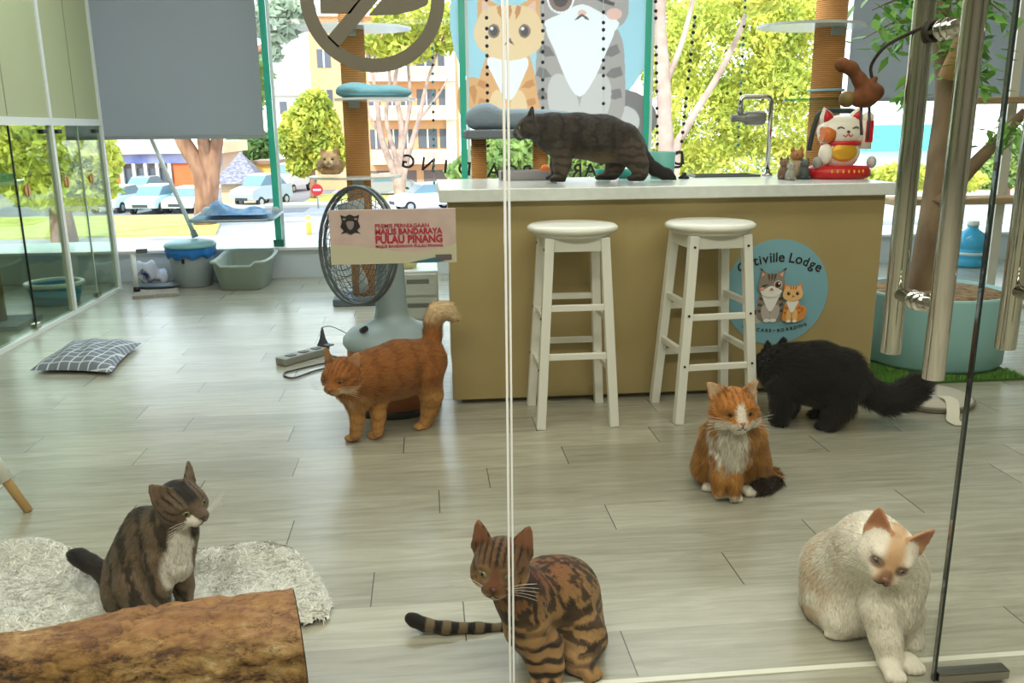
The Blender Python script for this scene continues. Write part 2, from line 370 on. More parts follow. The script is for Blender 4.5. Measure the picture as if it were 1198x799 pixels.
# ------------------------------------------------------------------ the room shell
YG_DOOR = 1.50; YW = 7.05; CEIL = 2.75; XL, XR = -4.3, 5.3; YB = -2.6
def floor_mat():
    """vinyl planks .955 x .1735 m laid along X; the joint position of each row seen is as in the room"""
    m = bpy.data.materials.new('floor_planks'); m.use_nodes = True; nt = m.node_tree; N = nt.nodes; Lk = nt.links; b = N['Principled BSDF']
    def S(v, sock):
        if isinstance(v, (int, float)): sock.default_value = v
        else: Lk.new(v, sock)
    def mth(op, a, c=0., clamp=False):
        n = N.new('ShaderNodeMath'); n.operation = op; n.use_clamp = clamp; S(a, n.inputs[0]); S(c, n.inputs[1]); return n.outputs[0]
    def wn(a, c):
        n = N.new('ShaderNodeTexWhiteNoise'); n.noise_dimensions = '2D'; k = N.new('ShaderNodeCombineXYZ'); S(a, k.inputs[0]); S(c, k.inputs[1]); Lk.new(k.outputs[0], n.inputs['Vector']); return n.outputs['Value']
    def ramp(f, p0, c0, p1, c1):
        r = N.new('ShaderNodeValToRGB'); e = r.color_ramp.elements; e[0].position, e[1].position = p0, p1; e[0].color, e[1].color = L4(c0), L4(c1); Lk.new(f, r.inputs['Fac']); return r.outputs['Color']
    def mix(mode, f, a, c):
        n = N.new('ShaderNodeMix'); n.data_type = 'RGBA'; n.blend_type = mode; S(f, n.inputs['Factor']); Lk.new(a, n.inputs[6]) if not isinstance(a, tuple) else setattr(n.inputs[6], 'default_value', L4(a)); Lk.new(c, n.inputs[7]) if not isinstance(c, tuple) else setattr(n.inputs[7], 'default_value', L4(c)); return n.outputs[2]
    tc = N.new('ShaderNodeTexCoord'); sp = N.new('ShaderNodeSeparateXYZ'); Lk.new(tc.outputs['Object'], sp.inputs[0]); x, y = sp.outputs['X'], sp.outputs['Y']
    v = mth('DIVIDE', mth('SUBTRACT', y, .037), .1735); row = mth('FLOOR', v); off = mth('MULTIPLY', wn(row, 3.7), .955)
    for r, o in {9: .423, 10: .061, 11: .787, 12: .139, 13: .528, 14: .013, 15: .182, 16: .472, 17: .845, 18: .405, 19: .929, 20: .695, 21: .291, 22: .855}.items():
        eq = mth('COMPARE', row, float(r)); eq.node.inputs[2].default_value = .3; off = mth('ADD', off, mth('MULTIPLY', eq, mth('SUBTRACT', o, off)))
    u = mth('DIVIDE', mth('SUBTRACT', x, off), .955); cell = mth('FLOOR', u); fu = mth('FRACT', u); fv = mth('FRACT', v)
    sv = mth('LESS_THAN', mth('MINIMUM', fu, mth('SUBTRACT', 1., fu)), .0016); sh = mth('LESS_THAN', mth('MINIMUM', fv, mth('SUBTRACT', 1., fv)), .0045)
    tone = wn(cell, row); base = ramp(tone, 0., (164, 162, 146), 1., (186, 184, 168))
    cb = N.new('ShaderNodeCombineXYZ'); Lk.new(mth('ADD', x, mth('MULTIPLY', tone, 7.)), cb.inputs[0]); Lk.new(mth('ADD', y, mth('MULTIPLY', row, .31)), cb.inputs[1])
    mp = N.new('ShaderNodeMapping'); mp.inputs['Scale'].default_value = (1.6, 17, 1); Lk.new(cb.outputs[0], mp.inputs['Vector'])
    nz = N.new('ShaderNodeTexNoise'); nz.inputs['Scale'].default_value = 2.; nz.inputs['Detail'].default_value = 8; nz.inputs['Roughness'].default_value = .6; nz.inputs['Distortion'].default_value = 1.1; Lk.new(mp.outputs[0], nz.inputs['Vector'])
    c = mix('MULTIPLY', .62, base, ramp(nz.outputs['Fac'], .3, (186, 182, 168), .66, (255, 255, 255)))
    c = mix('MIX', mth('MULTIPLY', sh, .28), c, (92, 88, 78)); c = mix('MIX', mth('MULTIPLY', sv, .9), c, (48, 45, 40)); Lk.new(c, b.inputs['Base Color'])
    b.inputs['Roughness'].default_value = .27; b.inputs['Specular IOR Level'].default_value = .6
    bp = N.new('ShaderNodeBump'); bp.inputs['Strength'].default_value = .12; bp.inputs['Distance'].default_value = .004; Lk.new(nz.outputs['Fac'], bp.inputs['Height']); Lk.new(bp.outputs['Normal'], b.inputs['Normal'])
    return m
struct(MB().box((XL, YB, -.12), (XR, YW+.25, 0)).build('floor', floor_mat()))
WALLW = mat('wall_paint', (214, 216, 210), .8)
struct(MB().box((XL-.1, YB, CEIL), (XR+.1, YW+.35, CEIL+.15)).build('ceiling', mat('ceiling_paint', (216, 214, 204), .9)))
struct(MB().box((XL-.12, YB, 0), (XL, YW+.25, CEIL)).build('wall_left', mat('wall_olive', (176, 178, 150), .8)))
struct(MB().box((XR, YB, 0), (XR+.12, YW+.25, CEIL)).build('wall_right', mat('wall_olive2', (186, 190, 170), .8)))
struct(MB().box((XL-.1, YB-.12, 0), (XR+.1, YB, CEIL)).build('wall_corridor', mat('wall_corr', (150, 146, 132), .8)))
# low wall below the window and its white ledge
struct(MB().box((XL, 6.98, 0), (XR, 7.12, .225)).build('wall_window', mat('sill_wall', (206, 216, 222), .5)))
struct(MB().box((XL, 6.95, .225), (XR, 7.6, .245)).build('trim_ledge', mat('ledge_white', (238, 240, 238), .4)))
GW = glass('window_glass', (252, 253, 253), .35); TEAL = mat('glass_edge', (60, 190, 160), .2, spec=.7)
xs = [XL, -1.175, .32, 1.79, XR]
for i in range(4):
    w = struct(MB().box((xs[i]+.008, YW, .247), (xs[i+1]-.008, YW+.012, CEIL)).build('window_%d' % (i+1), GW))
    if i < 3:
        MB().box((xs[i+1]-.024, YW-.012, .247), (xs[i+1]+.024, YW+.02, CEIL)).build('edge_strip', TEAL, w)
        MB().box((xs[i+1]+.027, YW-.008, .247), (xs[i+1]+.05, YW-.001, CEIL)).build('seal', mat('seal_white', (225, 235, 232), .4), w)
        MB().box((xs[i+1]-.04, YW-.03, .247), (xs[i+1]+.04, YW-.014, .30)).build('bracket', mat('teal_clip', (40, 120, 100), .4), w)
def see_through(m, c, f):
    nt = m.node_tree; t = nt.nodes.new('ShaderNodeBsdfTranslucent'); t.inputs['Color'].default_value = L4(c)
    mx = nt.nodes.new('ShaderNodeMixShader'); mx.inputs[0].default_value = f; nt.links.new(nt.nodes['Principled BSDF'].outputs[0], mx.inputs[1]); nt.links.new(t.outputs[0], mx.inputs[2]); nt.links.new(mx.outputs[0], nt.nodes['Material Output'].inputs[0]); return m
# roller blinds
BL = see_through(mat('blind_cloth', (176, 178, 176), .9), (176, 178, 176), .72)
for lab, x0, x1, z in (('grey roller blind hanging over the left window', -2.62, -1.19, 1.09), ('grey roller blind behind the potted tree', 3.36, 5.0, 1.33)):
    o = thing('roller_blind', lab, 'blind', ((x0+x1)/2, 6.84, z))
    MB().box((x0, 6.835, z+.02), (x1, 6.84, CEIL-.06)).build('blind_cloth', BL, o)
    MB().bar((x0, 6.838, z+.012), (x1, 6.838, z+.012), .012, .026).build('bottom_bar', mat('blind_bar', (150, 155, 160), .4), o)
    MB().cyl((x0-.02, 6.87, CEIL-.05), (x1+.02, 6.87, CEIL-.05), .03).build('roller', mat('blind_bar', (150, 155, 160), .4), o)

# ------------------------------------------------------------------ glass shop front: fixed panel and two doors
GD = glass('door_glass', (250, 251, 249), .22); CHR = mat('chrome', (200, 198, 190), .09, 1.); CHRD = mat('steel_patch', (150, 148, 140), .25, 1.)
EDGE_W = mat('glass_edge_pale', (222, 226, 222), .2); EDGE_D = mat('glass_edge_dark', (34, 42, 40), .25)
w = struct(MB().box((-3.2, YG_DOOR-.005, .0), (.134, YG_DOOR+.005, CEIL)).build('window_5', GD))
MB().box((.1345, YG_DOOR-.005, .0), (.1385, YG_DOOR+.005, CEIL)).build('glass_edge', EDGE_W, w)
XD = 1.032
for i, (x0, x1, nm) in enumerate(((.146, XD-.003, 'door_1'), (XD+.003, 1.92, 'door_2'))):
    w = struct(MB().box((x0, YG_DOOR-.005, .012), (x1, YG_DOOR+.005, CEIL)).build(nm, GD))
    MB().box((x0-.0038, YG_DOOR-.005, .012), (x0-.0003, YG_DOOR+.005, CEIL)).build('glass_edge', EDGE_W if i == 0 else EDGE_D, w)
    if i == 0: MB().box((x1+.0003, YG_DOOR-.0055, .012), (x1+.0026, YG_DOOR+.0055, CEIL)).build('door_seal', EDGE_D, w)
    hx = .908 if i == 0 else 1.150
    for nm2, yy, zb, zt in (('pull_handle', YG_DOOR+.075, .71, 2.1), ('pull_handle', YG_DOOR-.075, .70, 2.1)):
        h = MB(); h.cyl((hx, yy, zb), (hx, yy, zt), .0195, n=28).build(nm2, CHR, w, .002)
    for z in (.83, 1.31):
        h = MB(); h.cyl((hx, YG_DOOR-.075, z), (hx, YG_DOOR+.075, z), .0125, n=20)
        for yy in (-.010, .010): h.lathe([(0, -.004), (.0185, -.004), (.0185, .004), (0, .004)], (hx, YG_DOOR+yy, z), 20, M=Matrix.Rotation(PI/2, 3, 'X'))
        h.build('standoff', CHR, w)
MB().box((XD+.004, YG_DOOR-.016, .012), (XD+.16, YG_DOOR+.014, .034)).build('patch_fitting', CHRD, w, .003)
struct(MB().box((-3.2, 1.574, 0), (3.2, 1.590, .003)).build('trim_threshold', mat('threshold', (226, 226, 212), .35)))
struct(MB().box((-3.2, 1.484, 0), (.138, 1.516, .010)).build('trim_track', mat('track', (120, 118, 108), .4)))

# ------------------------------------------------------------------ stickers: flat shapes in layers
def circ(cx, cy, rx, ry=None, n=40, rot=0.):
    ry = rx if ry is None else ry; ca, sa = math.cos(rot), math.sin(rot)
    return [(cx+rx*math.cos(t)*ca-ry*math.sin(t)*sa, cy+rx*math.cos(t)*sa+ry*math.sin(t)*ca) for t in np.linspace(0, 2*PI, n, endpoint=False)]
def blob2(pts, n=6):
    P = [Vector((a, b, 0)) for a, b in pts]; P = [P[-1]]+P+[P[0], P[1]]; o = []
    for i in range(1, len(P)-2):
        p0, p1, p2, p3 = P[i-1:i+3]
        for k in range(n):
            t = k/n; q = .5*((2*p1)+(p2-p0)*t+(2*p0-5*p1+4*p2-p3)*t*t+(3*p1-p0-3*p2+p3)*t**3); o.append((q.x, q.y))
    return o
def stripe(x0, y0, x1, y1, w):
    d = Vector((x1-x0, y1-y0)).normalized(); n = Vector((-d.y, d.x))*w/2
    return [(x0+n.x, y0+n.y), ((x0+x1)/2+n.x*1.1, (y0+y1)/2+n.y*1.1), (x1, y1), ((x0+x1)/2-n.x*1.1, (y0+y1)/2-n.y*1.1), (x0-n.x, y0-n.y)]
GR, GRD, GRL, OR, ORD, ORL, WH, BK, PK, BR = range(10)
ART_COL = [(150, 138, 126), (92, 82, 76), (196, 186, 176), (228, 150, 74), (198, 110, 40), (244, 196, 130), (248, 246, 240), (40, 30, 26), (240, 176, 150), (110, 76, 60)]
def two_cats():
    L = []
    a = lambda c, p: L.append((c, p))
    # taller grey cat
    a(GRD, circ(-.40, -.46, .17, .13, rot=.4)); a(GRL, circ(-.36, -.50, .10, .09))
    a(GR, blob2([(-.30, .02), (-.37, -.26), (-.34, -.50), (-.12, -.56), (.12, -.54), (.14, -.24), (.07, .04)]))
    for x0, y0, x1, y1 in ((-.33, -.10, -.24, -.14), (-.35, -.22, -.25, -.25), (-.35, -.34, -.26, -.36), (.11, -.10, .03, -.14), (.13, -.22, .05, -.25), (.13, -.34, .06, -.37)): a(GRD, stripe(x0, y0, x1, y1, .05))
    a(GRL, circ(-.20, -.40, .085, .17, rot=.25)); a(GRL, circ(-.02, -.40, .085, .17, rot=-.25))
    a(WH, blob2([(-.28, .04), (-.26, -.12), (-.11, -.36), (.03, -.12), (.06, .04)]))
    a(WH, circ(-.17, -.53, .065, .035)); a(WH, circ(-.05, -.53, .065, .035))
    a(GR, [(-.35, .22), (-.33, .45), (-.16, .34)]); a(GR, [(.11, .22), (.13, .45), (-.08, .34)]); a(PK, [(-.32, .27), (-.31, .39), (-.21, .32)]); a(PK, [(.08, .27), (.10, .39), (-.02, .32)])
    a(BK, [(-.34, .43), (-.36, .48), (-.28, .42)]); a(BK, [(.14, .43), (.16, .48), (.08, .42)])
    a(GR, blob2([(-.12, .37), (-.30, .32), (-.38, .15), (-.34, .02), (-.12, -.04), (.10, .02), (.14, .15), (.06, .32)]))
    a(WH, blob2([(-.12, .13), (-.24, .08), (-.33, .03), (-.24, -.06), (-.12, -.08), (.0, -.06), (.09, .03), (.0, .08)]))
    for x in (-.19, -.12, -.05): a(GRD, stripe(x, .36, x*.6-.05, .22, .035))
    a(WH, circ(0., .155, .075)); a(BR, circ(0., .155, .064)); a(BK, circ(0., .155, .04)); a(WH, circ(.02, .175, .018))
    a(BK, stripe(-.30, .13, -.17, .17, .02)); a(PK, circ(-.30, .08, .045, .03)); a(PK, circ(-.12, .085, .025, .016))
    a(BK, stripe(-.12, .075, -.165, .045, .012)); a(BK, stripe(-.12, .075, -.075, .045, .012))
    # ginger cat
    a(OR, circ(.47, -.40, .11, .15, rot=-.3)); a(ORD, stripe(.5, -.3, .42, -.5, .04))
    a(OR, blob2([(.19, -.12), (.13, -.34), (.12, -.52), (.30, -.57), (.48, -.53), (.47, -.34), (.39, -.12)]))
    for x0, y0, x1, y1 in ((.15, -.28, .22, -.31), (.14, -.38, .21, -.40), (.46, -.28, .39, -.31), (.46, -.38, .40, -.40)): a(ORD, stripe(x0, y0, x1, y1, .035))
    a(ORL, circ(.235, -.44, .05, .12)); a(ORL, circ(.355, -.44, .05, .12))
    a(WH, blob2([(.19, -.15), (.21, -.26), (.29, -.38), (.37, -.26), (.40, -.15)])); a(WH, circ(.235, -.545, .045, .026)); a(WH, circ(.355, -.545, .045, .026))
    a(OR, [(.11, .03), (.115, .19), (.25, .11)]); a(OR, [(.46, .03), (.455, .19), (.32, .11)]); a(PK, [(.135, .06), (.137, .15), (.21, .10)]); a(PK, [(.435, .06), (.433, .15), (.36, .10)])
    a(ORL, blob2([(.285, .125), (.15, .10), (.09, -.02), (.14, -.12), (.285, -.165), (.43, -.12), (.48, -.02), (.42, .10)]))
    for x in (.23, .285, .34): a(ORD, stripe(x, .12, .285+(x-.285)*.7, .05, .026))
    for s in (-1, 1): a(BR, circ(.285+s*.085, -.01, .033, .036)); a(BK, circ(.285+s*.085, -.01, .022, .026)); a(WH, circ(.295+s*.085, .004, .009))
    a(BR, circ(.285, -.055, .013, .009)); a(BK, stripe(.285, -.06, .255, -.085, .009)); a(BK, stripe(.285, -.06, .315, -.085, .009))
    return L
def art_mats(pre, translucent, wash=0.):
    out = []
    for i, c in enumerate(ART_COL+[(138, 190, 208)]):
        c = tuple(int(x+(235-x)*wash) for x in c)
        m = mat('%s_%d' % (pre, i), c, .5)
        if translucent:
            see_through(m, c, .85)
        out.append(m)
    return out
def put_art(parent, name, mats, c, R, flip, step, th):
    m = MB(); s = -1 if flip else 1
    for i, (ci, p) in enumerate(two_cats()):
        m.mat(ci).prism(p, (0, -th, 0), (c[0], c[1]-step*(i+1), c[2]), (R*s, 0, 0), (0, 0, R))
    return m.build(name, mats, parent)
def arc_text(m, txt, c, R, a0, a1, size, flip=False, up=True, depth=.0005, bold=0., fancy=0.):
    """letters centred on an arc around c (x,y,z); angles in degrees from +x, in the plane facing -Y"""
    n = len(txt); s = -1 if flip else 1; G = [None if ch == ' ' else text_geo(ch, size, depth, bold=bold) for ch in txt]
    wd = [.26*size if g is None else max(v.x for v in g[0])-min(v.x for v in g[0])+.10*size for g in G]; tot = sum(wd)-wd[0]/2-wd[-1]/2
    for i, ch in enumerate(txt):
        if ch == ' ': continue
        a = R_(a0+(a1-a0)*((sum(wd[:i])+wd[i]/2-wd[0]/2)/tot)); vs, fs = G[i]
        rot = a-PI/2 if up else a+PI/2
        ca, sa = math.cos(rot), math.sin(rot); k = 1+fancy*((i*7) % 3-1)
        o = []
        for v in vs:
            x, y = v.x*k, v.y*k; X, Z = x*ca-y*sa+R*math.cos(a), x*sa+y*ca+R*math.sin(a); o.append((c[0]+s*X, c[1]-v.z, c[2]+Z))
        m.add(o, fs)
    return m
# window emblem: pale blue disc with two cats and lettering seen from behind
wc = at(648, 24, 7.03); wr = 122/ppm(wc); wq = at(656, 34, 7.03); wR = 212/ppm(wq)
FILM = .42
def printed(parent, name, m_, dc, dR, ac, aR, flip, y, cols, step):
    """one printed sheet: disc and picture as colours of a fine grid"""
    x0, x1 = dc[0]-max(dR, aR*.62), dc[0]+max(dR, aR*.62); z0, z1 = min(dc[1]-dR, ac[1]-.6*aR), dc[1]+dR
    gx = np.arange(x0, x1, step); gz = np.arange(z0, z1, step); G = np.stack(np.meshgrid(gx, gz, indexing='ij'), -1).reshape(-1, 2)
    col = np.zeros((len(G), 3)); has = np.hypot(G[:, 0]-dc[0], G[:, 1]-dc[1]) < dR; col[has] = lin(cols[10]); Q_ = (G-np.array(ac))/aR
    if flip: Q_[:, 0] *= -1
    for ci, poly in two_cats():
        O = np.array(poly); lo, hi = O.min(0), O.max(0); s = np.where((Q_ >= lo).all(1) & (Q_ <= hi).all(1))[0]; x, z = Q_[s, 0], Q_[s, 1]; r = np.zeros(len(s), bool)
        for (xa, za), (xb, zb) in zip(O, np.roll(O, -1, 0)): r ^= ((za > z) != (zb > z)) & (x < (xb-xa)*(z-za)/((zb-za) if zb != za else 1e-9)+xa)
        col[s[r]] = lin(cols[ci]); has[s[r]] = True
    nz_ = len(gz); idm = np.arange(len(G)).reshape(len(gx), nz_); F = np.stack([idm[:-1, :-1], idm[1:, :-1], idm[1:, 1:], idm[:-1, 1:]], -1).reshape(-1, 4); F = F[has[F].all(1)]; us = np.unique(F); rm = -np.ones(len(G), int); rm[us] = np.arange(len(us))
    return np_mesh(name, np.c_[G[us, 0], np.full(len(us), y), G[us, 1]], rm[F], m_, col[us], parent, False)
def film(name, f):
    m = mat(name, rough=.5, vcol='coat'); nt = m.node_tree; t = nt.nodes.new('ShaderNodeBsdfTranslucent'); at_ = [n for n in nt.nodes if n.type == 'ATTRIBUTE'][0]; nt.links.new(at_.outputs['Color'], t.inputs['Color'])
    mx = nt.nodes.new('ShaderNodeMixShader'); mx.inputs[0].default_value = f; nt.links.new(nt.nodes['Principled BSDF'].outputs[0], mx.inputs[1]); nt.links.new(t.outputs[0], mx.inputs[2]); nt.links.new(mx.outputs[0], nt.nodes['Material Output'].inputs[0]); return m
o = thing('window_sticker', 'pale blue round sticker with two cats on the window behind the counter', 'sticker', (wc.x, 7.035, wc.z-wr))
wash = lambda c, f: tuple(int(x+(250-x)*f) for x in c)
printed(o, 'printed_film', film('window_film', FILM), (wc.x, wc.z), wr, (wq.x, wq.z), wR, True, 7.043, [wash(c, .30) for c in ART_COL]+[(176, 218, 226)], .0058)
lt = at(640, 201, 7.035); k = ppm(lt); INK = mat('ink', (34, 30, 32), .6)
Rl = 960/k; m = MB(); txt = 'DAY CARE\u2022BOARDING'; pos = [795, 767, 738, 0, 708, 689, 673, 654, 634, 613, 594, 574, 557, 540, 518, 498, 475]
for ch, px in zip(txt, pos):
    if ch == ' ': continue
    vs, fs = text_geo(ch, .150, .0006, bold=.002); u = (px-637)/k; th = math.asin(u/Rl); z = lt.z-.05+Rl*(1-math.cos(th)); ca, sa = math.cos(th), math.sin(th); xo = lt.x+u
    MB().add([(xo+(-v.x*ca-v.y*sa), 7.04-v.z, z+(-v.x*sa+v.y*ca)) for v in vs], fs).build('letter', INK, o)
# prohibition sign on the near glass
GLF = YG_DOOR+.0062; c0 = at(436, -3, GLF); k = ppm(c0)
o = thing('prohibition_sign', 'dark grey round prohibition sticker with slash on the near glass', 'sign', (c0.x, GLF, c0.z-.15))
SG = mat('vinyl_grey', (112, 106, 94), .6); m = MB(); n = 72; vs = []; fs = []
for r in (84/k, 68/k):
    for yy in (0, .0012):
        vs += [(c0.x+r*math.cos(2*PI*i/n), GLF+yy, c0.z+r*math.sin(2*PI*i/n)) for i in range(n)]
for i in range(n):
    j = (i+1) % n
    fs += [(i, j, 2*n+j, 2*n+i), (n+i, 3*n+i, 3*n+j, n+j), (i, n+i, n+j, j), (2*n+i, 2*n+j, 3*n+j, 3*n+i)]
m.add(vs, fs).build('ring', SG, o)
def pxpoly(p): return [((a-436)/k, -(b+3)/k) for a, b in p]
m = MB(); m.prism(pxpoly([(381, 41), (393, 53), (490, -52), (478, -63)]), (0, .0012, 0), (c0.x, GLF, c0.z)).build('slash', SG, o)
m = MB(); m.prism(pxpoly([(375, -22), (375, 15), (409, 15), (440, -22)]), (0, .0012, 0), (c0.x, GLF, c0.z)); m.prism(pxpoly([(430, 17), (462, 16), (485, 11), (499, 5), (504, -8), (500, -26), (470, -26)]), (0, .0012, 0), (c0.x, GLF, c0.z)); m.build('pictogram', SG, o)
# premises plate on the near glass
p0 = at(384, 246, GLF); p1 = at(533, 248, GLF); p2 = at(386, 310, GLF); x0, x1, z1, z0 = p0.x, p1.x, p0.z, p2.z; W_, H_ = x1-x0, z1-z0
o = thing('premises_plate', 'pinkish white plate with crest and red lettering on the near glass', 'sign', (x0, GLF, z0))
MB().box((x0, GLF, z0), (x1, GLF+.003, z1)).build('plate', mat('plate_pink', (196, 174, 168), .35, col2=(186, 164, 158), scale=30), o, .0008)
yf = GLF-.0003
m = MB(); m.prism([(0, 0), (W_, 0), (W_, H_*.36), (W_*.9, H_*.26), (W_*.74, H_*.19), (W_*.58, H_*.2), (W_*.35, H_*.29), (W_*.2, H_*.34), (0, H_*.36)], (0, -.0004, 0), (x0, yf, z0)).build('wave_band', mat('plate_cream', (186, 182, 158), .4), o)
m = MB(); m.prism([(W_*.62, .001), (W_*.80, H_*.09), (W_*.92, H_*.14), (W_*.9, H_*.03), (W_*.86, .001)], (0, -.0004, 0), (x0, yf-.0005, z0)).build('swoosh', mat('plate_blue', (70, 130, 160), .4), o)
def flat_text(parent, name, txt, x, y, z, size, m_, align='LEFT', bold=0., sx=1.):
    vs, fs = text_geo(txt, size, .0002, align, bold); return MB().add([(x+v.x*sx, y-v.z, z+v.y) for v in vs], fs).build(name, m_, parent)
RED = mat('plate_red', (170, 40, 64), .5)
for txt, z, sz, b_ in (('PREMIS PERNIAGAAN', .665, .0095, .0001), ('MAJLIS BANDARAYA', .545, .0135, .0005), ('PULAU PINANG', .385, .0180, .0007), ('MAJLIS BANDARAYA PULAU PINANG', .30, .0066, .0001)):
    vs, fs = text_geo(txt, sz, .0002, 'LEFT', b_); wd = max(v.x for v in vs); tw = W_*(.43 if 'PREMIS' in txt else .535)
    MB().add([(x0+W_*.355+v.x*tw/wd, yf-.0004-v.z, z0+H_*z+v.y) for v in vs], fs).build('lettering', RED, o)
m = MB(); cx, cz, u = x0+W_*.165, z0+H_*.73, H_*.19     # crest: shield between two supporters, ribbon below
m.prism([(-.9*u, .95*u), (-.45*u, .8*u), (0, 1.0*u), (.45*u, .8*u), (.9*u, .95*u), (.75*u, .35*u), (.95*u, -.2*u), (.62*u, -.55*u), (.95*u, -.85*u), (.4*u, -.72*u), (0, -.95*u), (-.4*u, -.72*u), (-.95*u, -.85*u), (-.62*u, -.55*u), (-.95*u, -.2*u), (-.75*u, .35*u)], (0, -.0004, 0), (cx, yf-.0004, cz)).build('crest', INK, o)
m = MB(); m.prism(blob2([(-.32*u, .3*u), (.32*u, .3*u), (.28*u, -.2*u), (0, -.48*u), (-.28*u, -.2*u)]), (0, -.0004, 0), (cx, yf-.0009, cz))
for s in (-1, 1): m.prism(circ(s*.55*u, .55*u, .16*u, .1*u, 16), (0, -.0004, 0), (cx, yf-.0009, cz))
m.build('crest_shield', mat('plate_grey', (128, 116, 114), .5), o)
MB().prism([(0, 0), (W_*.13, 0), (W_*.13, H_*.1), (0, H_*.1)], (0, -.0004, 0), (x0+W_*.83, yf-.0009, z0+H_*.05)).build('small_badge', mat('plate_dark', (90, 84, 84), .5), o)
# glass cubicle partition along the left
PX = -2.3; WF = mat('white_frame', (226, 228, 222), .35); OLV = mat('olive_panel', (176, 180, 138), .45); GPT = glass('partition_glass', (230, 238, 226), .3)
o = thing('glass_partition', 'white framed cubicle partition with olive upper panels and glass doors', 'partition', (PX, 5.0, 0))
for y in (3.55, 4.65, 5.76, 6.62): MB().box((PX-.018, y-.018, 0), (PX+.018, y+.018, CEIL)).build('post', WF, o)
MB().box((PX-.017, 2.6, 1.19), (PX+.017, 6.62, 1.235)).build('rail', WF, o); MB().box((PX-.022, 2.6, 0), (PX+.022, 6.62, .022)).build('floor_track', WF, o)
for y0, y1 in ((2.6, 3.53), (3.57, 4.63), (4.67, 5.74), (5.78, 6.6)):
    MB().box((PX-.006, y0, 1.236), (PX+.006, y1, CEIL)).build('upper_panel', OLV, o)
    g = MB().box((PX-.004, y0+.004, .024), (PX+.004, y1-.004, 1.188)).build('glass_panel', GPT, o)
    ym = (y0+y1)/2; MB().box((PX-.005, ym-.004, .024), (PX+.005, ym+.004, 1.186)).build('door_seal', EDGE_D if y0 < 5 else mat('pale_seal', (176, 190, 176), .4), g)
    MB().box((PX-.0075, ym-.005, 1.24), (PX+.0075, ym+.005, CEIL)).build('panel_joint', mat('joint', (140, 142, 112), .6), o)
    for yy in (y0+.09, y1-.09): MB().box((PX-.014, yy-.03, 1.14), (PX+.018, yy+.03, 1.165)).build('hinge', mat('hinge_dark', (44, 46, 46), .4), g)
    MB().box((PX-.016, ym-.03, .03), (PX+.016, ym+.03, .06)).build('clamp', CHR, g)
ST = mat('amber', (196, 130, 40), .35); ln = mat('amber_dark', (90, 56, 22), .4)
for px, py in ((33, 223), (79, 213), (108, 209)):
    kk = ray(px, py); t = (PX+.012)/kk[0]; y, z = t*kk[1], EYE+t*kk[2]
    q = MB().cyl((PX+.004, y, z), (PX+.012, y, z), .036, n=24).build('lock_disc', ST, o); MB().box((PX+.012, y-.004, z-.034), (PX+.014, y+.004, z+.034)).build('groove', ln, q)
LOG_A, LOG_B, LOG_R = (-1.34, 1.582, .070), (-.29, 1.632, .113), (.070, .113)
# ------------------------------------------------------------------ counter and stools
WHT = mat('white_paint', (232, 232, 222), .35); CREAM = mat('counter_cream', (172, 154, 106), .42, col2=(166, 148, 101), scale=2.5); TOP = mat('worktop', (226, 230, 226), .22, col2=(216, 222, 218), scale=30)
WZ = .913; CY0 = 3.53
o = thing('counter', 'cream fronted bar counter with a white worktop', 'counter', (1.0, 3.85, 0))
MB().box((.10, CY0+.012, .06), (1.935, 4.17, .862)).build('cabinet', CREAM, o)
MB().box((.09, CY0, .022), (1.945, CY0+.0118, .862)).build('front_panel', CREAM, o, .002)
MB().box((.13, CY0+.03, 0), (1.90, 4.12, .0598)).build('plinth', mat('plinth', (96, 84, 62), .6), o)
MB().box((.055, CY0-.045, .8622), (1.975, 4.22, WZ)).build('worktop', TOP, o, .004)
# round emblem on the counter front
sc_ = at(908.5, 342, CY0-.002); SR = 62.5/ppm(sc_); AS = art_mats('sign_art', False)
o = thing('round_sign', 'round blue sign with two cats and hand lettering on the counter front', 'sign', (sc_.x, CY0-.003, sc_.z-SR))
MB().prism(circ(0, 0, SR, n=64), (0, -.0025, 0), (sc_.x, CY0-.0005, sc_.z)).build('disc', mat('sign_blue', (126, 176, 190), .55), o)
put_art(o, 'cat_picture', AS, (sc_.x, CY0-.0030, sc_.z), SR, False, .00035, .0003)
m = arc_text(MB(), 'Cativille Lodge', (sc_.x, CY0-.0045, sc_.z-.95*SR), 1.53*SR, 116, 61, .25*SR, depth=.0004, bold=.0008, fancy=.06); m.build('lettering', INK, o)
m = arc_text(MB(), 'DAY CARE \u2022 BOARDING', (sc_.x, CY0-.0045, sc_.z+1.1*SR), 1.86*SR, -109, -71, .085*SR, up=False, depth=.0004, bold=.0005); m.build('small_lettering', INK, o)
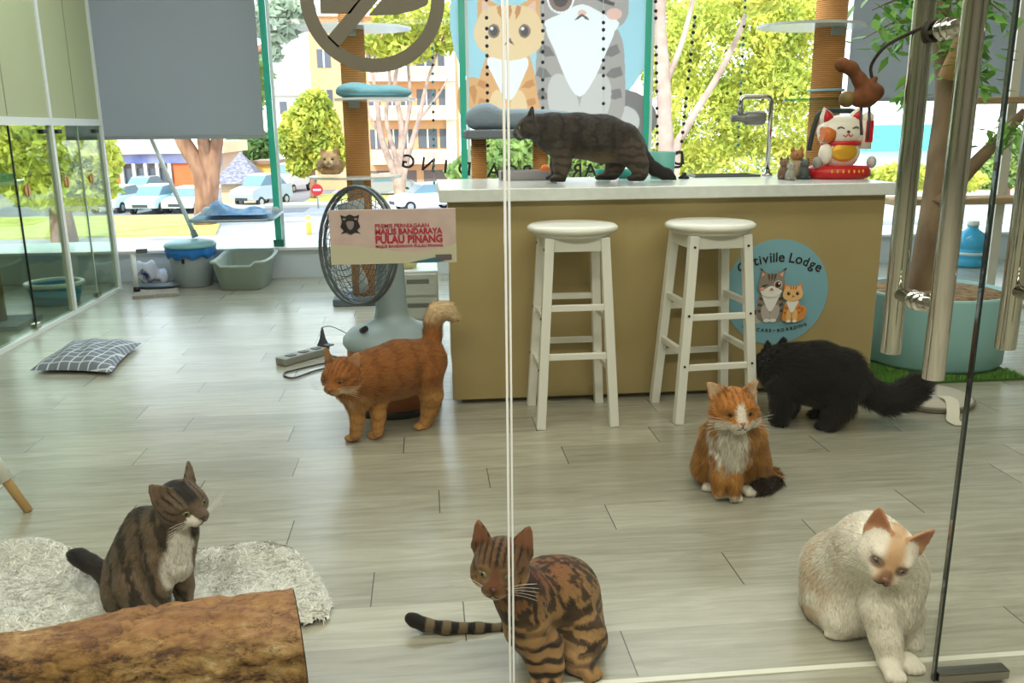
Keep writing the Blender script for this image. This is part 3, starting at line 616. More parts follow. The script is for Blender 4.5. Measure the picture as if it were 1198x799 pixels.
# stools
SCRW = mat('screw', (60, 56, 50), .4, .6)
def make_stool(lab):
    o = thing('bar_stool', lab, 'stool', (.568, 3.34, 0), 'white bar stools at the counter'); cx, cy = .568, 3.34
    MB().lathe([(0, .742), (.150, .742), (.158, .750), (.158, .757), (.172, .760), (.178, .768), (.176, .777), (.165, .784), (.10, .787), (0, .788)], (cx, cy, 0), 48).build('seat', WHT, o)
    m = MB(); a = .104
    for s in (-1, 1): m.box((cx-a, cy+s*a-.011, .690), (cx+a, cy+s*a+.011, .742)); m.box((cx+s*a-.011, cy-a, .690), (cx+s*a+.011, cy+a, .742))
    m.build('apron', WHT, o, .002)
    def leg(z, sx, sy): t = 1-z/.742; return Vector((cx+sx*(.106+.040*t), cy+sy*(.106+.050*t), z))
    for sx in (-1, 1):
        for sy in (-1, 1):
            l = MB().bar(leg(0, sx, sy), leg(.742, sx, sy), .036, .036, up=(0, 1, 0)).build('leg', WHT, o, .003)
            for z in (.235, .435, .70):
                p = leg(z, sx, sy)+Vector((sx*.0185, 0, 0)); MB().cyl(p-Vector((sx*.002, 0, 0)), p+Vector((sx*.0025, 0, 0)), .005, n=10).build('screw', SCRW, l)
    for z0, ax in ((.285, 'x'), (.475, 'x'), (.225, 'y'), (.425, 'y')):
        for s in (-1, 1):
            if ax == 'x': MB().bar(leg(z0, -1, s)+Vector((.012, 0, 0)), leg(z0, 1, s)-Vector((.012, 0, 0)), .020, .024, up=(0, 0, 1)).build('stretcher', WHT, o, .002)
            else: MB().bar(leg(z0, s, -1)+Vector((0, .012, 0)), leg(z0, s, 1)-Vector((0, .012, 0)), .020, .024, up=(0, 0, 1)).build('stretcher', WHT, o, .002)
    return o
st1 = make_stool('white bar stool left of the other, in front of the plain part of the counter')
st2 = copy_tree(st1); st2.location = (1.118, 3.335, 0); st2.rotation_euler = (0, 0, R_(94)); st2['label'] = 'white bar stool right of the other, in front of the round sign'

# ------------------------------------------------------------------ things on the counter
TLG = mat('teal_plastic', (120, 196, 184), .35); BLK = mat('black_plastic', (26, 26, 28), .4)
def onc(px, py): return on(px, py, WZ)
p = at(774, 207, 4.05); o = thing('cup', 'pale teal plastic jug with dark handle behind the grey cat', 'cup', (p.x, 4.05, WZ))
MB().lathe([(0, 0), (.052, 0), (.058, .03), (.062, .12), (.060, .122), (.055, .03), (.05, .008), (0, .008)], (p.x, 4.05, WZ+.0005), 32).build('vessel', TLG, o)
MB().tube(spline([(p.x+.061, 4.05, WZ+.115), (p.x+.09, 4.05, WZ+.12), (p.x+.095, 4.05, WZ+.09), (p.x+.09, 4.05, WZ+.055), (p.x+.058, 4.05, WZ+.05)], 6), .006, 8).build('handle', BLK, o)
for px, r, lab in ((706, .042, 'small teal bowl under the belly of the grey cat'), (732, .047, 'teal bowl between the hind legs of the grey cat')):
    p = at(px, 210, 4.08); o = tag(MB().lathe([(0, 0), (r*.7, 0), (r, .042), (r*.95, .042), (r*.66, .006), (0, .006)], (p.x, 4.08, WZ+.0005), 28).build('bowl', mat('teal_bowl', (60, 180, 166), .35)), lab, 'bowl')
p = at(617, 206, 4.1); o = thing('tray', 'grey tray at the back of the counter behind the cat paws', 'tray', (p.x, 4.1, WZ)); GT = mat('grey_tray', (176, 168, 172), .5)
m = MB(); w2, d2 = .13, .075; m.box((p.x-w2, 4.1-d2, WZ+.0005), (p.x+w2, 4.1+d2, WZ+.008))
for a, b in (((-w2, -d2), (w2, -d2+.008)), ((-w2, d2-.008), (w2, d2)), ((-w2, -d2), (-w2+.008, d2)), ((w2-.008, -d2), (w2, d2))): m.box((p.x+a[0], 4.1+a[1], WZ+.004), (p.x+b[0], 4.1+b[1], WZ+.042))
m.build('tray_body', GT, o, .002)
q = p.x+.085; tag(MB().ell((q, 4.1, WZ+.039), (.026, .026, .030), 16).build('toy_ball', mat('orange_toy', (236, 124, 40), .5)), 'orange toy ball in the grey tray on the counter', 'toy')
p = at(800, 209, 3.98); tag(MB().lathe([(0, 0), (.024, 0), (.026, .006), (.014, .014), (.010, .02), (.014, .026), (0, .03)], (p.x, 3.98, WZ+.0005), 20).build('stopper', BLK), 'black sink stopper beside the tail tip of the grey cat', 'stopper')
p = at(850, 207, 4.1); o = tag(MB().box((p.x-.17, 4.05, WZ+.0003), (p.x+.15, 4.062, WZ+.010)).box((p.x-.17, 4.192, WZ+.0003), (p.x+.15, 4.2, WZ+.010)).box((p.x-.17, 4.062, WZ+.0003), (p.x-.158, 4.192, WZ+.010)).box((p.x+.138, 4.062, WZ+.0003), (p.x+.15, 4.192, WZ+.010)).box((p.x-.158, 4.062, WZ+.0003), (p.x+.138, 4.192, WZ+.002)).build('sink', mat('sink_steel', (120, 120, 114), .3, 1.)), 'steel sink rim set in the counter by the tap', 'sink')
# tap with filter head
FY = 4.12; b0 = at(897, 209, FY); o = thing('tap', 'tall square chrome tap with a filter on its spout', 'tap', (b0.x, FY, WZ)); z1 = at(897, 113, FY).z; x2 = at(867, 113, FY).x
MB().lathe([(0, 0), (.026, 0), (.026, .008), (.016, .014), (.015, .03), (0, .03)], (b0.x, FY, WZ+.0005), 24).build('base', CHR, o)
c_ = .028; MB().tube([(b0.x, FY, WZ+.02), (b0.x, FY, z1-c_)]+[(b0.x-c_+c_*math.cos(t), FY, z1-c_+c_*math.sin(t)) for t in np.linspace(.2, PI/2, 5)]+[(x2+c_*.8, FY, z1)]+[(x2+c_*.8-c_*.8*math.sin(t), FY, z1-c_*.8+c_*.8*math.cos(t)) for t in np.linspace(.3, PI/2, 4)]+[(x2, FY, z1-.065)], .011, 14).build('spout', CHR, o)
zf = at(870, 138, FY).z; xa, xb = at(856, 138, FY).x, at(894, 138, FY).x; m = MB(); m.lathe([(0, 0), (.018, 0), (.018, .045), (.022, .05), (.022, .06), (.03, .064), (.033, .075), (.033, xb-xa-.01), (.028, xb-xa), (0, xb-xa)], (xa, FY, zf), 24, M=Matrix.Rotation(PI/2, 3, 'Y')); m.cyl((x2, FY, zf+.012), (x2, FY, zf+.045), .014); m.build('filter', mat('filter_grey', (132, 132, 128), .35, .4), o)
# figurines
def figurine(lab, x, y, s, c1, c2, hat=None):
    o = thing('figurine', lab, 'figurine', (x, y, WZ), 'small animal figurines on the counter'); m1, m2 = mat('fig_%d' % c1[0], c1, .5), mat('fig2_%d' % c2[0], c2, .5)
    m = MB(); m.lathe([(0, 0), (.020, 0), (.024, .012), (.022, .032), (.014, .05), (0, .055)], (0, 0, 0), 18)
    for sx in (-1, 1): m.ell((sx*.013, -.017, .008), (.008, .012, .008), 10)
    m.v = [Vector((x, y, WZ+.0005))+v*s for v in m.v]; m.build('body', m1, o)
    m = MB(); m.ell((0, -.002, .064), (.020, .018, .017), 16)
    for sx in (-1, 1): m.lathe([(.009, 0), (0, .017)], (sx*.012, 0, .074), 8); 
    m.v = [Vector((x, y, WZ+.0005))+v*s for v in m.v]; m.build('head', m2, o)
    m = MB()
    for sx in (-1, 1): m.ell((sx*.007, -.0185, .067), .0022, 8)
    m.v = [Vector((x, y, WZ+.0005))+v*s for v in m.v]; m.build('eye', BLK, o)
for px, y, s, c1, c2, lab in ((917, 3.83, 1.15, (112, 84, 60), (132, 104, 78), 'brown animal figurine at the left end of the row by the lucky cat'), (925, 3.74, .95, (150, 148, 136), (168, 164, 150), 'pale grey animal figurine in front of the row by the lucky cat'), (931, 3.86, 1.62, (170, 150, 118), (176, 122, 66), 'tallest figurine, tan with an orange brown head, left of the lucky cat'), (941, 3.80, 1.1, (64, 72, 70), (92, 96, 90), 'dark green grey figurine touching the lucky cat cushion')):
    figurine(lab, at(px, 200, y).x, y, s, c1, c2)
# lucky cat
kx, ky = at(980, 205, 3.84).x, 3.84; k = .138; o = thing('lucky_cat', 'white lucky cat ornament with red ears on a red cushion', 'ornament', (kx, ky, WZ)); RD = mat('lacquer_red', (196, 26, 34), .3); LW = mat('lucky_white', (238, 230, 216), .3); GLD = mat('gold', (226, 170, 50), .35, .3)
MB().lathe([(0, 0), (.95, 0), (1.08, .10), (1.06, .28), (.92, .40), (0, .44)], (0, 0, 0), 40, sx=k, sy=k*.72, M=Matrix.Diagonal((1, 1, k))).build('cushion', RD, o).location = (0, 0, 0)
for ch in o.children: ch.data.transform(Matrix.Translation((kx, ky, WZ+.0005)))
K = lambda x, y, z: (kx+x*k, ky+y*k, WZ+z*k)
MB().ell(K(0, 0, .86), (.66*k, .50*k, .62*k), 28).build('body', LW, o)
m = MB().ell(K(-.04, -.04, 1.52), (.78*k, .55*k, .52*k), 32)
for s in (-1, 1): m.ell(K(-.04+s*.42, -.1, 1.38), (.36*k, .34*k, .30*k), 16)
hd = m.build('head', LW, o)
for s in (-1, 1):
    M_ = Matrix.Rotation(s*.35, 3, 'Y'); MB().lathe([(.27, 0), (.20, .22), (.0, .48)], K(-.04+s*.46, -.02, 1.84), 18, M=M_@Matrix.Diagonal((k, k*.6, k))).build('ear', LW, o)
    MB().lathe([(.19, 0), (.13, .18), (.0, .38)], K(-.04+s*.46, -.14, 1.86), 18, M=M_@Matrix.Diagonal((k, k*.6, k))).build('inner_ear', RD, o)
    m = MB().tube(spline([K(-.04+s*.36, -.55, 1.60), K(-.04+s*.26, -.58, 1.65), K(-.04+s*.14, -.58, 1.60)], 4), .018*k, 6)
    m.build('eye', INK, hd)
MB().ell(K(-.04, -.59, 1.5), (.06*k, .04*k, .04*k), 10).build('nose', mat('neko_nose', (60, 40, 40), .4), hd)
MB().tube(spline([K(-.2, -.57, 1.40), K(-.12, -.6, 1.35), K(-.04, -.6, 1.42), K(.04, -.6, 1.35), K(.12, -.57, 1.40)], 4), .016*k, 6).build('mouth', RD, hd)
MB().torus(K(0, -.03, 1.13), .60*k, .07*k, 36, 8, M=Matrix.Diagonal((1, .78, 1))).build('collar', RD, o)
MB().ell(K(-.06, -.44, .86), (.44*k, .12*k, .30*k), 24).build('coin', GLD, o)
m = MB(); m.cyl(K(.74, -.2, .95), K(.74, -.24, 1.9), .21*k, .18*k, 20); m.ell(K(.74, -.25, 1.93), (.19*k, .19*k, .2*k), 16); m.build('raised_paw', LW, o)
MB().box(K(.62, -.47, 1.16), K(.86, -.42, 1.84)).build('tablet', RD, o, .001)
m = MB(); m.ell(K(-.62, -.3, .8), (.22*k, .24*k, .34*k), 16).build('paw', LW, o)
MB().cyl(K(-.80, -.3, 1.42), K(-.42, -.3, 1.42), .24*k, n=20).build('mallet', mat('neko_orange', (216, 116, 48), .45), o)
MB().tube(spline([K(-.85, .45, .9), K(-.72, .5, 1.6), K(-.5, .5, 2.12), K(.2, .5, 2.16), K(.72, .5, 2.08), K(.86, .5, 1.5)], 6), .085*k, 8).build('arch', mat('neko_green', (32, 48, 44), .5), o)
for s, c in ((-.86, (150, 150, 140)), (.98, (200, 196, 190))): MB().ell(K(s, -.28, .52), (.16*k, .16*k, .2*k), 12).build('charm', mat('charm_%d' % c[0], c, .4), o)
# base lettering too blurred to read in the photograph: a row of small gold studs
m = MB()
for i in range(7): t = (i-3)*.17; m.ell(K(math.sin(t)*1.07-.0, -math.cos(t)*.765, .25), (.045*k, .03*k, .06*k), 8)
m.build('stud', GLD, o)

# ------------------------------------------------------------------ fan on a drum
FG = mat('fan_grey', (150, 168, 172), .45); DK = mat('wire_dark', (104, 112, 118), .4, .4); DRM = mat('drum_orange', (176, 100, 52), .5); 
fy = 3.56; fx = at(461, 430, fy).x
o = thing('pedestal_fan', 'grey pedestal fan with wire cage on an orange brown drum base', 'fan', (fx, fy, 0))
MB().lathe([(0, .02), (.185, .02), (.192, .03), (.192, .262), (.185, .272), (0, .272)], (fx, fy, 0), 40).build('drum', DRM, o)
MB().lathe([(0, 0), (.197, 0), (.199, .012), (.197, .0305), (.1925, .0305)], (fx, fy, 0), 40).build('drum_rim', BLK, o)
MB().lathe([(0, .2725), (.200, .2725), (.208, .285), (.206, .305), (.180, .335), (.110, .362), (.075, .385), (.066, .42), (.058, .62), (.052, .76), (.04, .775), (0, .778)], (fx, fy, 0), 40).build('column', FG, o)
MB().tube([(fx-.12, fy-.1, .355), (fx-.10, fy-.12, .368)], .012, 10).build('knob', BLK, o)
fc = at(418, 288, 3.46); nv = Vector((-.73, -.66, .10)).normalized(); fx_, fy_, fz_ = frame((0, 0, 0), nv); FM = Matrix((fx_, fy_, fz_)).transposed(); RF = .232
def F_(r, t, z): return fc+FM@Vector((r*math.cos(t), r*math.sin(t), z))
for nm, zs in (('front_grille', 1), ('rear_grille', -1)):
    m = MB()
    for i, r in enumerate(np.linspace(.05, RF, 9)):
        z = zs*(.075*(1-(r/RF)**2.2)+.012); m.torus(F_(0, 0, z), r, .0015 if i < 8 else .007, 40, 6 if i < 8 else 8, M=FM)
    for q in range(30):
        t = q*2*PI/30; m.tube([F_(r, t+(r/RF)*.5*zs, zs*(.075*(1-(r/RF)**2.2)+.0125)) for r in np.linspace(.035, RF, 7)], .0013, 4, False)
    m.cyl(F_(0, 0, zs*.082), F_(0, 0, zs*.094), .048, n=24); m.build(nm, DK, o)
BLD = mat('fan_blade', (176, 184, 190), .4)
for q in range(4):
    t0 = q*PI/2+.3; vs = []; fs = []
    for i, r in enumerate(np.linspace(.03, .19, 7)):
        for s in (-1, 1):
            for e in (-1, 1): vs.append(F_(r, t0+s*(.38-.12*abs(r-.13)/.1), s*.022+e*.0015))
    for i in range(6):
        a = i*4; fs += [(a, a+2, a+6, a+4), (a+1, a+5, a+7, a+3), (a, a+4, a+5, a+1), (a+2, a+3, a+7, a+6)]
    fs += [(0, 1, 3, 2), (24, 26, 27, 25)]; MB().add(vs, fs, True).build('blade', BLD, o)
MB().tube([F_(0, 0, -.02), F_(0, 0, -.09), F_(0, 0, -.15), F_(0, 0, -.165)], [.05, .058, .052, .03], 20).build('motor', FG, o)
MB().bar(F_(0, 0, -.12), (fx, fy, .74), .04, .05).build('neck', FG, o)

# drawer unit behind the fan
DW = mat('drawer_white', (206, 214, 212), .4); x0, x1 = -.165, .055
o = thing('drawer_unit', 'pale plastic drawer unit standing between fan and counter', 'drawers', (-.055, 4.75, 0))
MB().box((x0, 4.6, .0), (x1, 4.92, .41)).build('casing', DW, o, .006)
for i in range(3):
    d = MB().box((x0+.012, 4.588, .02+i*.13), (x1-.012, 4.5995, .135+i*.13)).build('drawer', DW, o, .003)
    MB().box((x0+.05, 4.583, .085+i*.13), (x0+.17, 4.5875, .108+i*.13)).build('handle', mat('drawer_handle', (120, 128, 122), .5), d, .002)
tag(MB().lathe([(0, 0), (.06, 0), (.075, .08), (.07, .085), (0, .085)], (-.12, 4.74, .411), 24).build('food_tub', mat('pale_yellow', (228, 216, 150), .5)), 'pale yellow tub on top of the plastic drawer unit', 'tub')

# ------------------------------------------------------------------ floor things on the left
CB = bpy.data.materials.new('check_cloth'); CB.use_nodes = True; nt = CB.node_tree; b = nt.nodes['Principled BSDF']; tc = nt.nodes.new('ShaderNodeTexCoord'); br = nt.nodes.new('ShaderNodeTexBrick'); br.offset = 0
for k_, v in (('Scale', 1.), ('Mortar Size', .004), ('Brick Width', .052), ('Row Height', .052), ('Mortar Smooth', .1)): br.inputs[k_].default_value = v
br.inputs['Color1'].default_value = L4((128, 136, 146)); br.inputs['Color2'].default_value = L4((120, 128, 140)); br.inputs['Mortar'].default_value = L4((214, 218, 222)); mpp = nt.nodes.new('ShaderNodeMapping'); mpp.inputs['Rotation'].default_value = (0, 0, R_(8))
nt.links.new(tc.outputs['Object'], mpp.inputs[0]); nt.links.new(mpp.outputs[0], br.inputs['Vector']); nt.links.new(br.outputs['Color'], b.inputs['Base Color']); b.inputs['Roughness'].default_value = .9
cs = [Vector((-1.95, 4.27, 0)), Vector((-1.535, 4.18, 0)), Vector((-1.575, 4.78, 0)), Vector((-1.965, 4.86, 0))]
n = 24; vs = []; fs = []
for side in (0, 1):
    for i in range(n+1):
        for j in range(n+1):
            u, v = i/n, j/n; pu, pv = u+.05*math.sin(PI*v)*(1-2*u)*.9, v+.05*math.sin(PI*u)*(1-2*v)*.9
            p = (cs[0]*(1-pu)+cs[1]*pu)*(1-pv)+(cs[3]*(1-pu)+cs[2]*pu)*pv; h = (16*u*(1-u)*v*(1-v))**.42
            p.z = .020+(h*(.062+.006*math.sin(u*19+v*7)) if side else -h*.019); vs.append(p)
N_ = (n+1)**2
for i in range(n):
    for j in range(n):
        a = i*(n+1)+j; fs.append((a, a+1, a+n+2, a+n+1)); fs.append((N_+a, N_+a+n+1, N_+a+n+2, N_+a+1))
tag(MB().add(vs, fs, True).build('floor_cushion', CB), 'grey checked cushion lying on the floor by the glass cubicle', 'cushion')
# litter tray
o = thing('litter_tray', 'grey green open litter box below the window', 'litter box', (-1.375, 6.66, 0)); LG = mat('litter_green', (164, 178, 166), .45); M2 = Matrix.Rotation(R_(-4), 3, 'Z')
def lt(x, y, z): return Vector((-1.375, 6.66, 0))+M2@Vector((x, y, z))
def ring(hx, hy, z, dip=0.):
    out = []
    for i in range(40):
        t = 2*PI*i/40; c_, s_ = math.cos(t), math.sin(t); x = hx*math.copysign(abs(c_)**.35, c_); y = hy*math.copysign(abs(s_)**.35, s_)
        out.append(lt(x, y, z+(dip*max(0, y)/hy)-(.03 if dip and y < -hy*.8 and abs(x) < hx*.55 else 0)))
    return out
rs = [ring(.14, .19, 0), ring(.155, .205, .004), ring(.195, .245, .20, .03), ring(.212, .262, .205, .03), ring(.212, .262, .218, .03), ring(.195, .245, .222, .03), ring(.185, .235, .2, .03), ring(.15, .2, .012), ring(.13, .18, .008)]
vs = [v for r in rs for v in r]; fs = [(a*40+i, a*40+(i+1) % 40, (a+1)*40+(i+1) % 40, (a+1)*40+i) for a in range(8) for i in range(40)]; fs += [tuple(range(40))[::-1], tuple(range(320, 360))]
MB().add(vs, fs, True).build('tray_body', LG, o)
MB().box((-1.515, 6.52, .010), (-1.235, 6.80, .045)).build('litter', mat('litter', (150, 150, 140), .95, col2=(110, 110, 104), scale=300), o)
# bin
bx, by = -1.785, 6.74
o = thing('waste_bin', 'grey waste bin with blue liner and teal lid below the window', 'bin', (bx, by, 0))
MB().lathe([(0, 0), (.135, 0), (.138, .01), (.165, .27), (.16, .275), (0, .275)], (bx, by, 0), 36).build('bin_body', mat('bin_grey', (136, 146, 146), .5), o)
m = MB(); prof = []; nn = 48; vs = []
for z, r in ((.225, .166), (.24, .176), (.27, .182), (.305, .180)):
    vs += [(bx+(r+.006*math.sin(k*2.3+z*40))*math.cos(2*PI*k/nn), by+(r+.006*math.sin(k*2.3+z*40))*math.sin(2*PI*k/nn), z+(.012*math.sin(k*1.1) if z < .23 else 0)) for k in range(nn)]
m.add(vs, [(a*nn+k, a*nn+(k+1) % nn, (a+1)*nn+(k+1) % nn, (a+1)*nn+k) for a in range(3) for k in range(nn)], True); m.build('liner', mat('liner_blue', (30, 120, 200), .35), o)
MB().lathe([(.17, .297), (.190, .300), (.190, .318), (.175, .334), (.12, .344), (0, .347)], (bx, by, 0), 40).build('lid', mat('lid_teal', (140, 190, 194), .4), o)
MB().box((bx-.03, by-.168, .19), (bx-.012, by-.155, .225)).build('clip', BLK, o)
a = at(228, 272, 6.82); a.z = .362; b = a+(at(178, 165, 6.95)-a)*1.5; b.y = 7.02
o = thing('mop', 'white pole leaning from the bin lid to the window behind the blind', 'mop', a)
MB().cyl(a, b, .017, .015, 16).build('handle', mat('pole_white', (226, 230, 230), .35), o); MB().cyl(a-Vector((0, 0, .003)), a+(b-a).normalized()*.05, .026, .022, 16).build('ferrule', mat('pole_grey', (180, 188, 190), .4), o)
# hammock on the window
o = thing('window_hammock', 'window perch with a crumpled blue blanket above the litter box', 'cat bed', (-1.42, 6.8, .5)); HX0, HX1 = -1.76, -1.13
m = MB().tube([(HX0, 7.03, .52), (HX0+.01, 6.62, .50), (HX0+.06, 6.57, .50), (HX1-.06, 6.57, .50), (HX1-.01, 6.62, .50), (HX1, 7.03, .52)], .010, 10); m.build('frame', mat('perch_steel', (170, 180, 184), .4), o)
vs = []; fs = []; n = 20
for s in (0, 1):
    for i in range(n+1):
        for j in range(11):
            u, v = i/n, j/10; vs.append((HX0+.01+(HX1-HX0-.02)*u, 6.58+.44*v, .512-.03*math.sin(PI*u)*math.sin(PI*v)-s*.008))
for i in range(n):
    for j in range(10):
        a_ = i*11+j; fs.append((a_, a_+11, a_+12, a_+1)); fs.append((a_+231, a_+232, a_+243, a_+242))
MB().add(vs, fs, True).build('sling', mat('sling_teal', (120, 150, 160), .8), o)
for x in (HX0+.05, HX1-.05):
    MB().lathe([(0, 0), (.04, 0), (.03, .012), (.012, .02), (0, .02)], (x, 7.0485, .53), 20, M=Matrix.Rotation(PI/2, 3, 'X')).build('suction_cup', mat('cup_clear', (200, 214, 214), .2), o)
vs = []; fs = []; n = 26; mm = 12
for s in (0, 1):
    for i in range(n+1):
        for j in range(mm+1):
            u, v = i/n, j/mm; e = (min(u, 1-u)*min(v, 1-v)*4)**.3; hgt = .02+.085*max(0, math.sin(u*7.5+v*2.2))*e*(1.25-u)+.035*math.sin(v*8+u*3)**2*e+.05*math.exp(-((u-.25)/.16)**2)*e
            vs.append((HX0+.10+(HX1-HX0-.18)*u+.02*math.sin(v*5), 6.64+.33*v, .516+(hgt if s else .0)))
N_ = (n+1)*(mm+1)
for i in range(n):
    for j in range(mm):
        a_ = i*(mm+1)+j; fs.append((a_, a_+mm+1, a_+mm+2, a_+1)); fs.append((N_+a_, N_+a_+1, N_+a_+mm+2, N_+a_+mm+1))
tag(MB().add(vs, fs, True).build('blanket', mat('blanket_blue', (110, 156, 204), .95, col2=(168, 198, 226), scale=14)), 'crumpled blue blanket lying on the window perch', 'blanket')
# clutter at the end of the cubicle
q = [on(155, 350), on(210, 346), on(208, 339), on(160, 341)]
vs = [v+Vector((0, 0, h)) for h in (.001, .022) for v in q]
o = thing('scratching_board', 'grey brown cardboard scratching board on the floor near the cubicle corner', 'scratcher', q[0])
MB().add(vs, [(3, 2, 1, 0), (4, 5, 6, 7), (0, 1, 5, 4), (1, 2, 6, 5), (2, 3, 7, 6), (3, 0, 4, 7)]).build('board', mat('cardboard', (176, 168, 156), .9, col2=(140, 132, 122), scale=60, stretch=(1, 6, 1)), o)
a = on(158, 346)+Vector((0, .05, .024)); t = a+Vector((0, .0, .27))
o = thing('grooming_stand', 'white upright stand with black foot on the scratching board', 'stand', a)
MB().cyl(a+Vector((0, 0, .03)), t, .017, n=16).build('pole', mat('pole_white', (226, 230, 230), .35), o); MB().cyl(a, a+Vector((0, 0, .032)), .024, .02, n=16).build('foot', BLK, o)
MB().bar(t+Vector((-.09, 0, .008)), t+Vector((.10, 0, .012)), .03, .022).build('arm', mat('arm_pale', (206, 202, 206), .5), o); MB().bar(t+Vector((.10, 0, .022)), t+Vector((.03, 0, .02)), .034, .03).build('clamp', mat('clamp_grey', (90, 98, 102), .5), o)
m = MB(); p = Vector((-2.13, 6.78, 0)); B_ = Blob()
for dx, dy, dz, r in ((0, 0, .09, .085), (.07, .03, .07, .065), (-.05, .02, .12, .07), (.02, -.02, .15, .05), (.11, 0, .05, .045)): B_.ell(np.array(p)+np.array([dx, dy, dz]), (r, r*.8, r*.9), None, .03)
V, F = B_.mesh(.008, .001); V[:, 2] += .012*np.sin(V[:, 0]*60+V[:, 1]*40)*(V[:, 2] > .03)
o = np_mesh('laundry_bag', V, F, mat('navy_white', (40, 44, 92), .9, col2=(214, 218, 232), scale=7, contrast=(.46, .54))); tag(o, 'navy and white cloth bag slumped by the cubicle corner', 'bag')
tag(MB().lathe([(0, 0), (.13, 0), (.17, .016), (.165, .022), (.125, .008), (0, .008)], (-2.0, 6.55, .0225), 32, sy=.5).build('oval_tray', mat('dark_tray', (84, 92, 100), .4)), 'dark oval tray lying behind the white upright stand', 'tray')
p = at(98, 340, 6.2); o = thing('litter_tub', 'blue tub with white rim inside the glass cubicle', 'tub', (-2.56, 6.15, 0))
MB().lathe([(0, 0), (.145, 0), (.175, .13), (.17, .133), (.14, .01), (0, .01)], (-2.56, 6.15, .001), 36).build('tub', mat('tub_blue', (40, 160, 210), .4), o); MB().torus((-2.56, 6.15, .14), .176, .016, 40, 8).build('rim', WHT, o)
SIS = bpy.data.materials.new('sisal'); SIS.use_nodes = True; nt = SIS.node_tree; b = nt.nodes['Principled BSDF']; tc = nt.nodes.new('ShaderNodeTexCoord'); wv = nt.nodes.new('ShaderNodeTexWave'); wv.wave_type = 'BANDS'; wv.bands_direction = 'Z'; wv.inputs['Scale'].default_value = 30; wv.inputs['Distortion'].default_value = 1.2; cr = nt.nodes.new('ShaderNodeValToRGB')
cr.color_ramp.elements[0].color = L4((176, 112, 54)); cr.color_ramp.elements[1].color = L4((226, 166, 98)); nt.links.new(tc.outputs['Object'], wv.inputs[0]); nt.links.new(wv.outputs['Fac'], cr.inputs[0]); nt.links.new(cr.outputs[0], b.inputs['Base Color']); b.inputs['Roughness'].default_value = .9
bp = nt.nodes.new('ShaderNodeBump'); bp.inputs['Strength'].default_value = .5; bp.inputs['Distance'].default_value = .01; nt.links.new(wv.outputs['Fac'], bp.inputs['Height']); nt.links.new(bp.outputs[0], b.inputs['Normal'])
ACR = mat('acrylic', (222, 230, 230), .12); CUS = mat('teal_cushion', (120, 168, 178), .95, bump=.4, bscale=80)
def disc_plate(cx, cy, z, rx, ry, th=.014): return MB().prism(circ(0, 0, rx, ry, 48), (0, 0, th), (cx, cy, z), (1, 0, 0), (0, 1, 0))
def bracket(parent, cx, cy, z): MB().box((cx-.035, cy-.10, z-.045), (cx+.035, cy-.080, z-.0005)).build('bracket', mat('bracket_grey', (176, 180, 178), .4, .5), parent)
# cat tree by the window
tx, ty = -.436, 5.90
o = thing('cat_tree', 'sisal cat tree with platforms left of the counter', 'cat tree', (tx, ty, 0))
MB().box((tx-.20, ty-.17, 0), (tx+.20, ty+.17, .05)).build('base', mat('tree_base', (96, 106, 116), .8), o, .008)
MB().cyl((tx, ty, .0505), (tx, ty, CEIL-.002), .080, n=36).build('pole', SIS, o)
for z, cx, rx in ((1.765, tx+.02, .36), (1.325, tx+.14, .26), (.838, tx-.02, .30)): disc_plate(cx, ty-(.13 if z > 1 and z < 1.5 else .02), z, rx, .27).build('platform', ACR, o, .003); bracket(o, tx, ty, z)
vs = []; B_ = Blob(); 
B_.ell((tx+.14, ty-.235, 1.37), (.235, .13, .042), None, .02); B_.ell((tx+.02, ty-.235, 1.39), (.11, .11, .042), None, .03); B_.ell((tx+.22, ty-.23, 1.375), (.12, .11, .035), None, .03)
V, F = B_.mesh(.009, 1.340); tag(np_mesh('cushion', V, F, CUS), 'teal cushion on the middle platform of the left cat tree', 'cushion')
# cat tree behind the counter, right
tx, ty = at(966, 110, 4.9).x, 4.9
o = thing('cat_tree', 'sisal cat tree behind the right end of the counter', 'cat tree', (tx, ty, 0))
MB().box((tx-.20, ty-.2, 0), (tx+.20, ty+.2, .05)).build('base', mat('tree_base', (96, 106, 116), .8), o, .008)
MB().cyl((tx, ty, .0505), (tx, ty, CEIL-.002), .085, n=36).build('pole', SIS, o)
z = at(940, 33, ty).z; disc_plate(tx-.12, ty-.02, z, .30, .25).build('platform', ACR, o, .003); bracket(o, tx, ty, z)
z = at(940, 118, ty).z; disc_plate(tx-.02, ty-.02, z, .22, .2, .01).build('platform', glass('clear_shelf', (190, 226, 232), .6), o); z = at(940, 106, ty).z; MB().torus((tx, ty, z), .095, .008, 36, 8).build('clamp_ring', mat('ring_pale', (176, 206, 216), .3), o)
# padded bench behind the counter, left
sy = 4.62; a = at(543, 160, sy); zt = at(560, 152, sy).z; x0, x1 = a.x, a.x+.62
o = thing('cat_bench', 'grey padded cat bench on sisal posts behind the grey cat', 'cat bench', (x0+.3, sy, 0)); PL = mat('plush_grey', (128, 136, 146), .95, bump=.5, bscale=120)
MB().box((x0, sy-.16, zt-.045), (x1, sy+.16, zt)).build('platform', PL, o, .012, 3)
for x in (x0+.075, x0+.40): MB().cyl((x, sy, .0305), (x, sy, zt-.0455), .040, n=28).build('post', SIS, o)
MB().box((x0-.02, sy-.2, 0), (x1, sy+.2, .03)).build('base', PL, o, .005)
B_ = Blob(); B_.cap((x0+.06, sy-.06, zt+.055), (x1-.1, sy-.06, zt+.045), .055, .045, .03); B_.ell((x0+.11, sy-.05, zt+.075), (.07, .07, .06), None, .03); B_.ell((x0+.35, sy, zt+.05), (.2, .1, .05), None, .03)
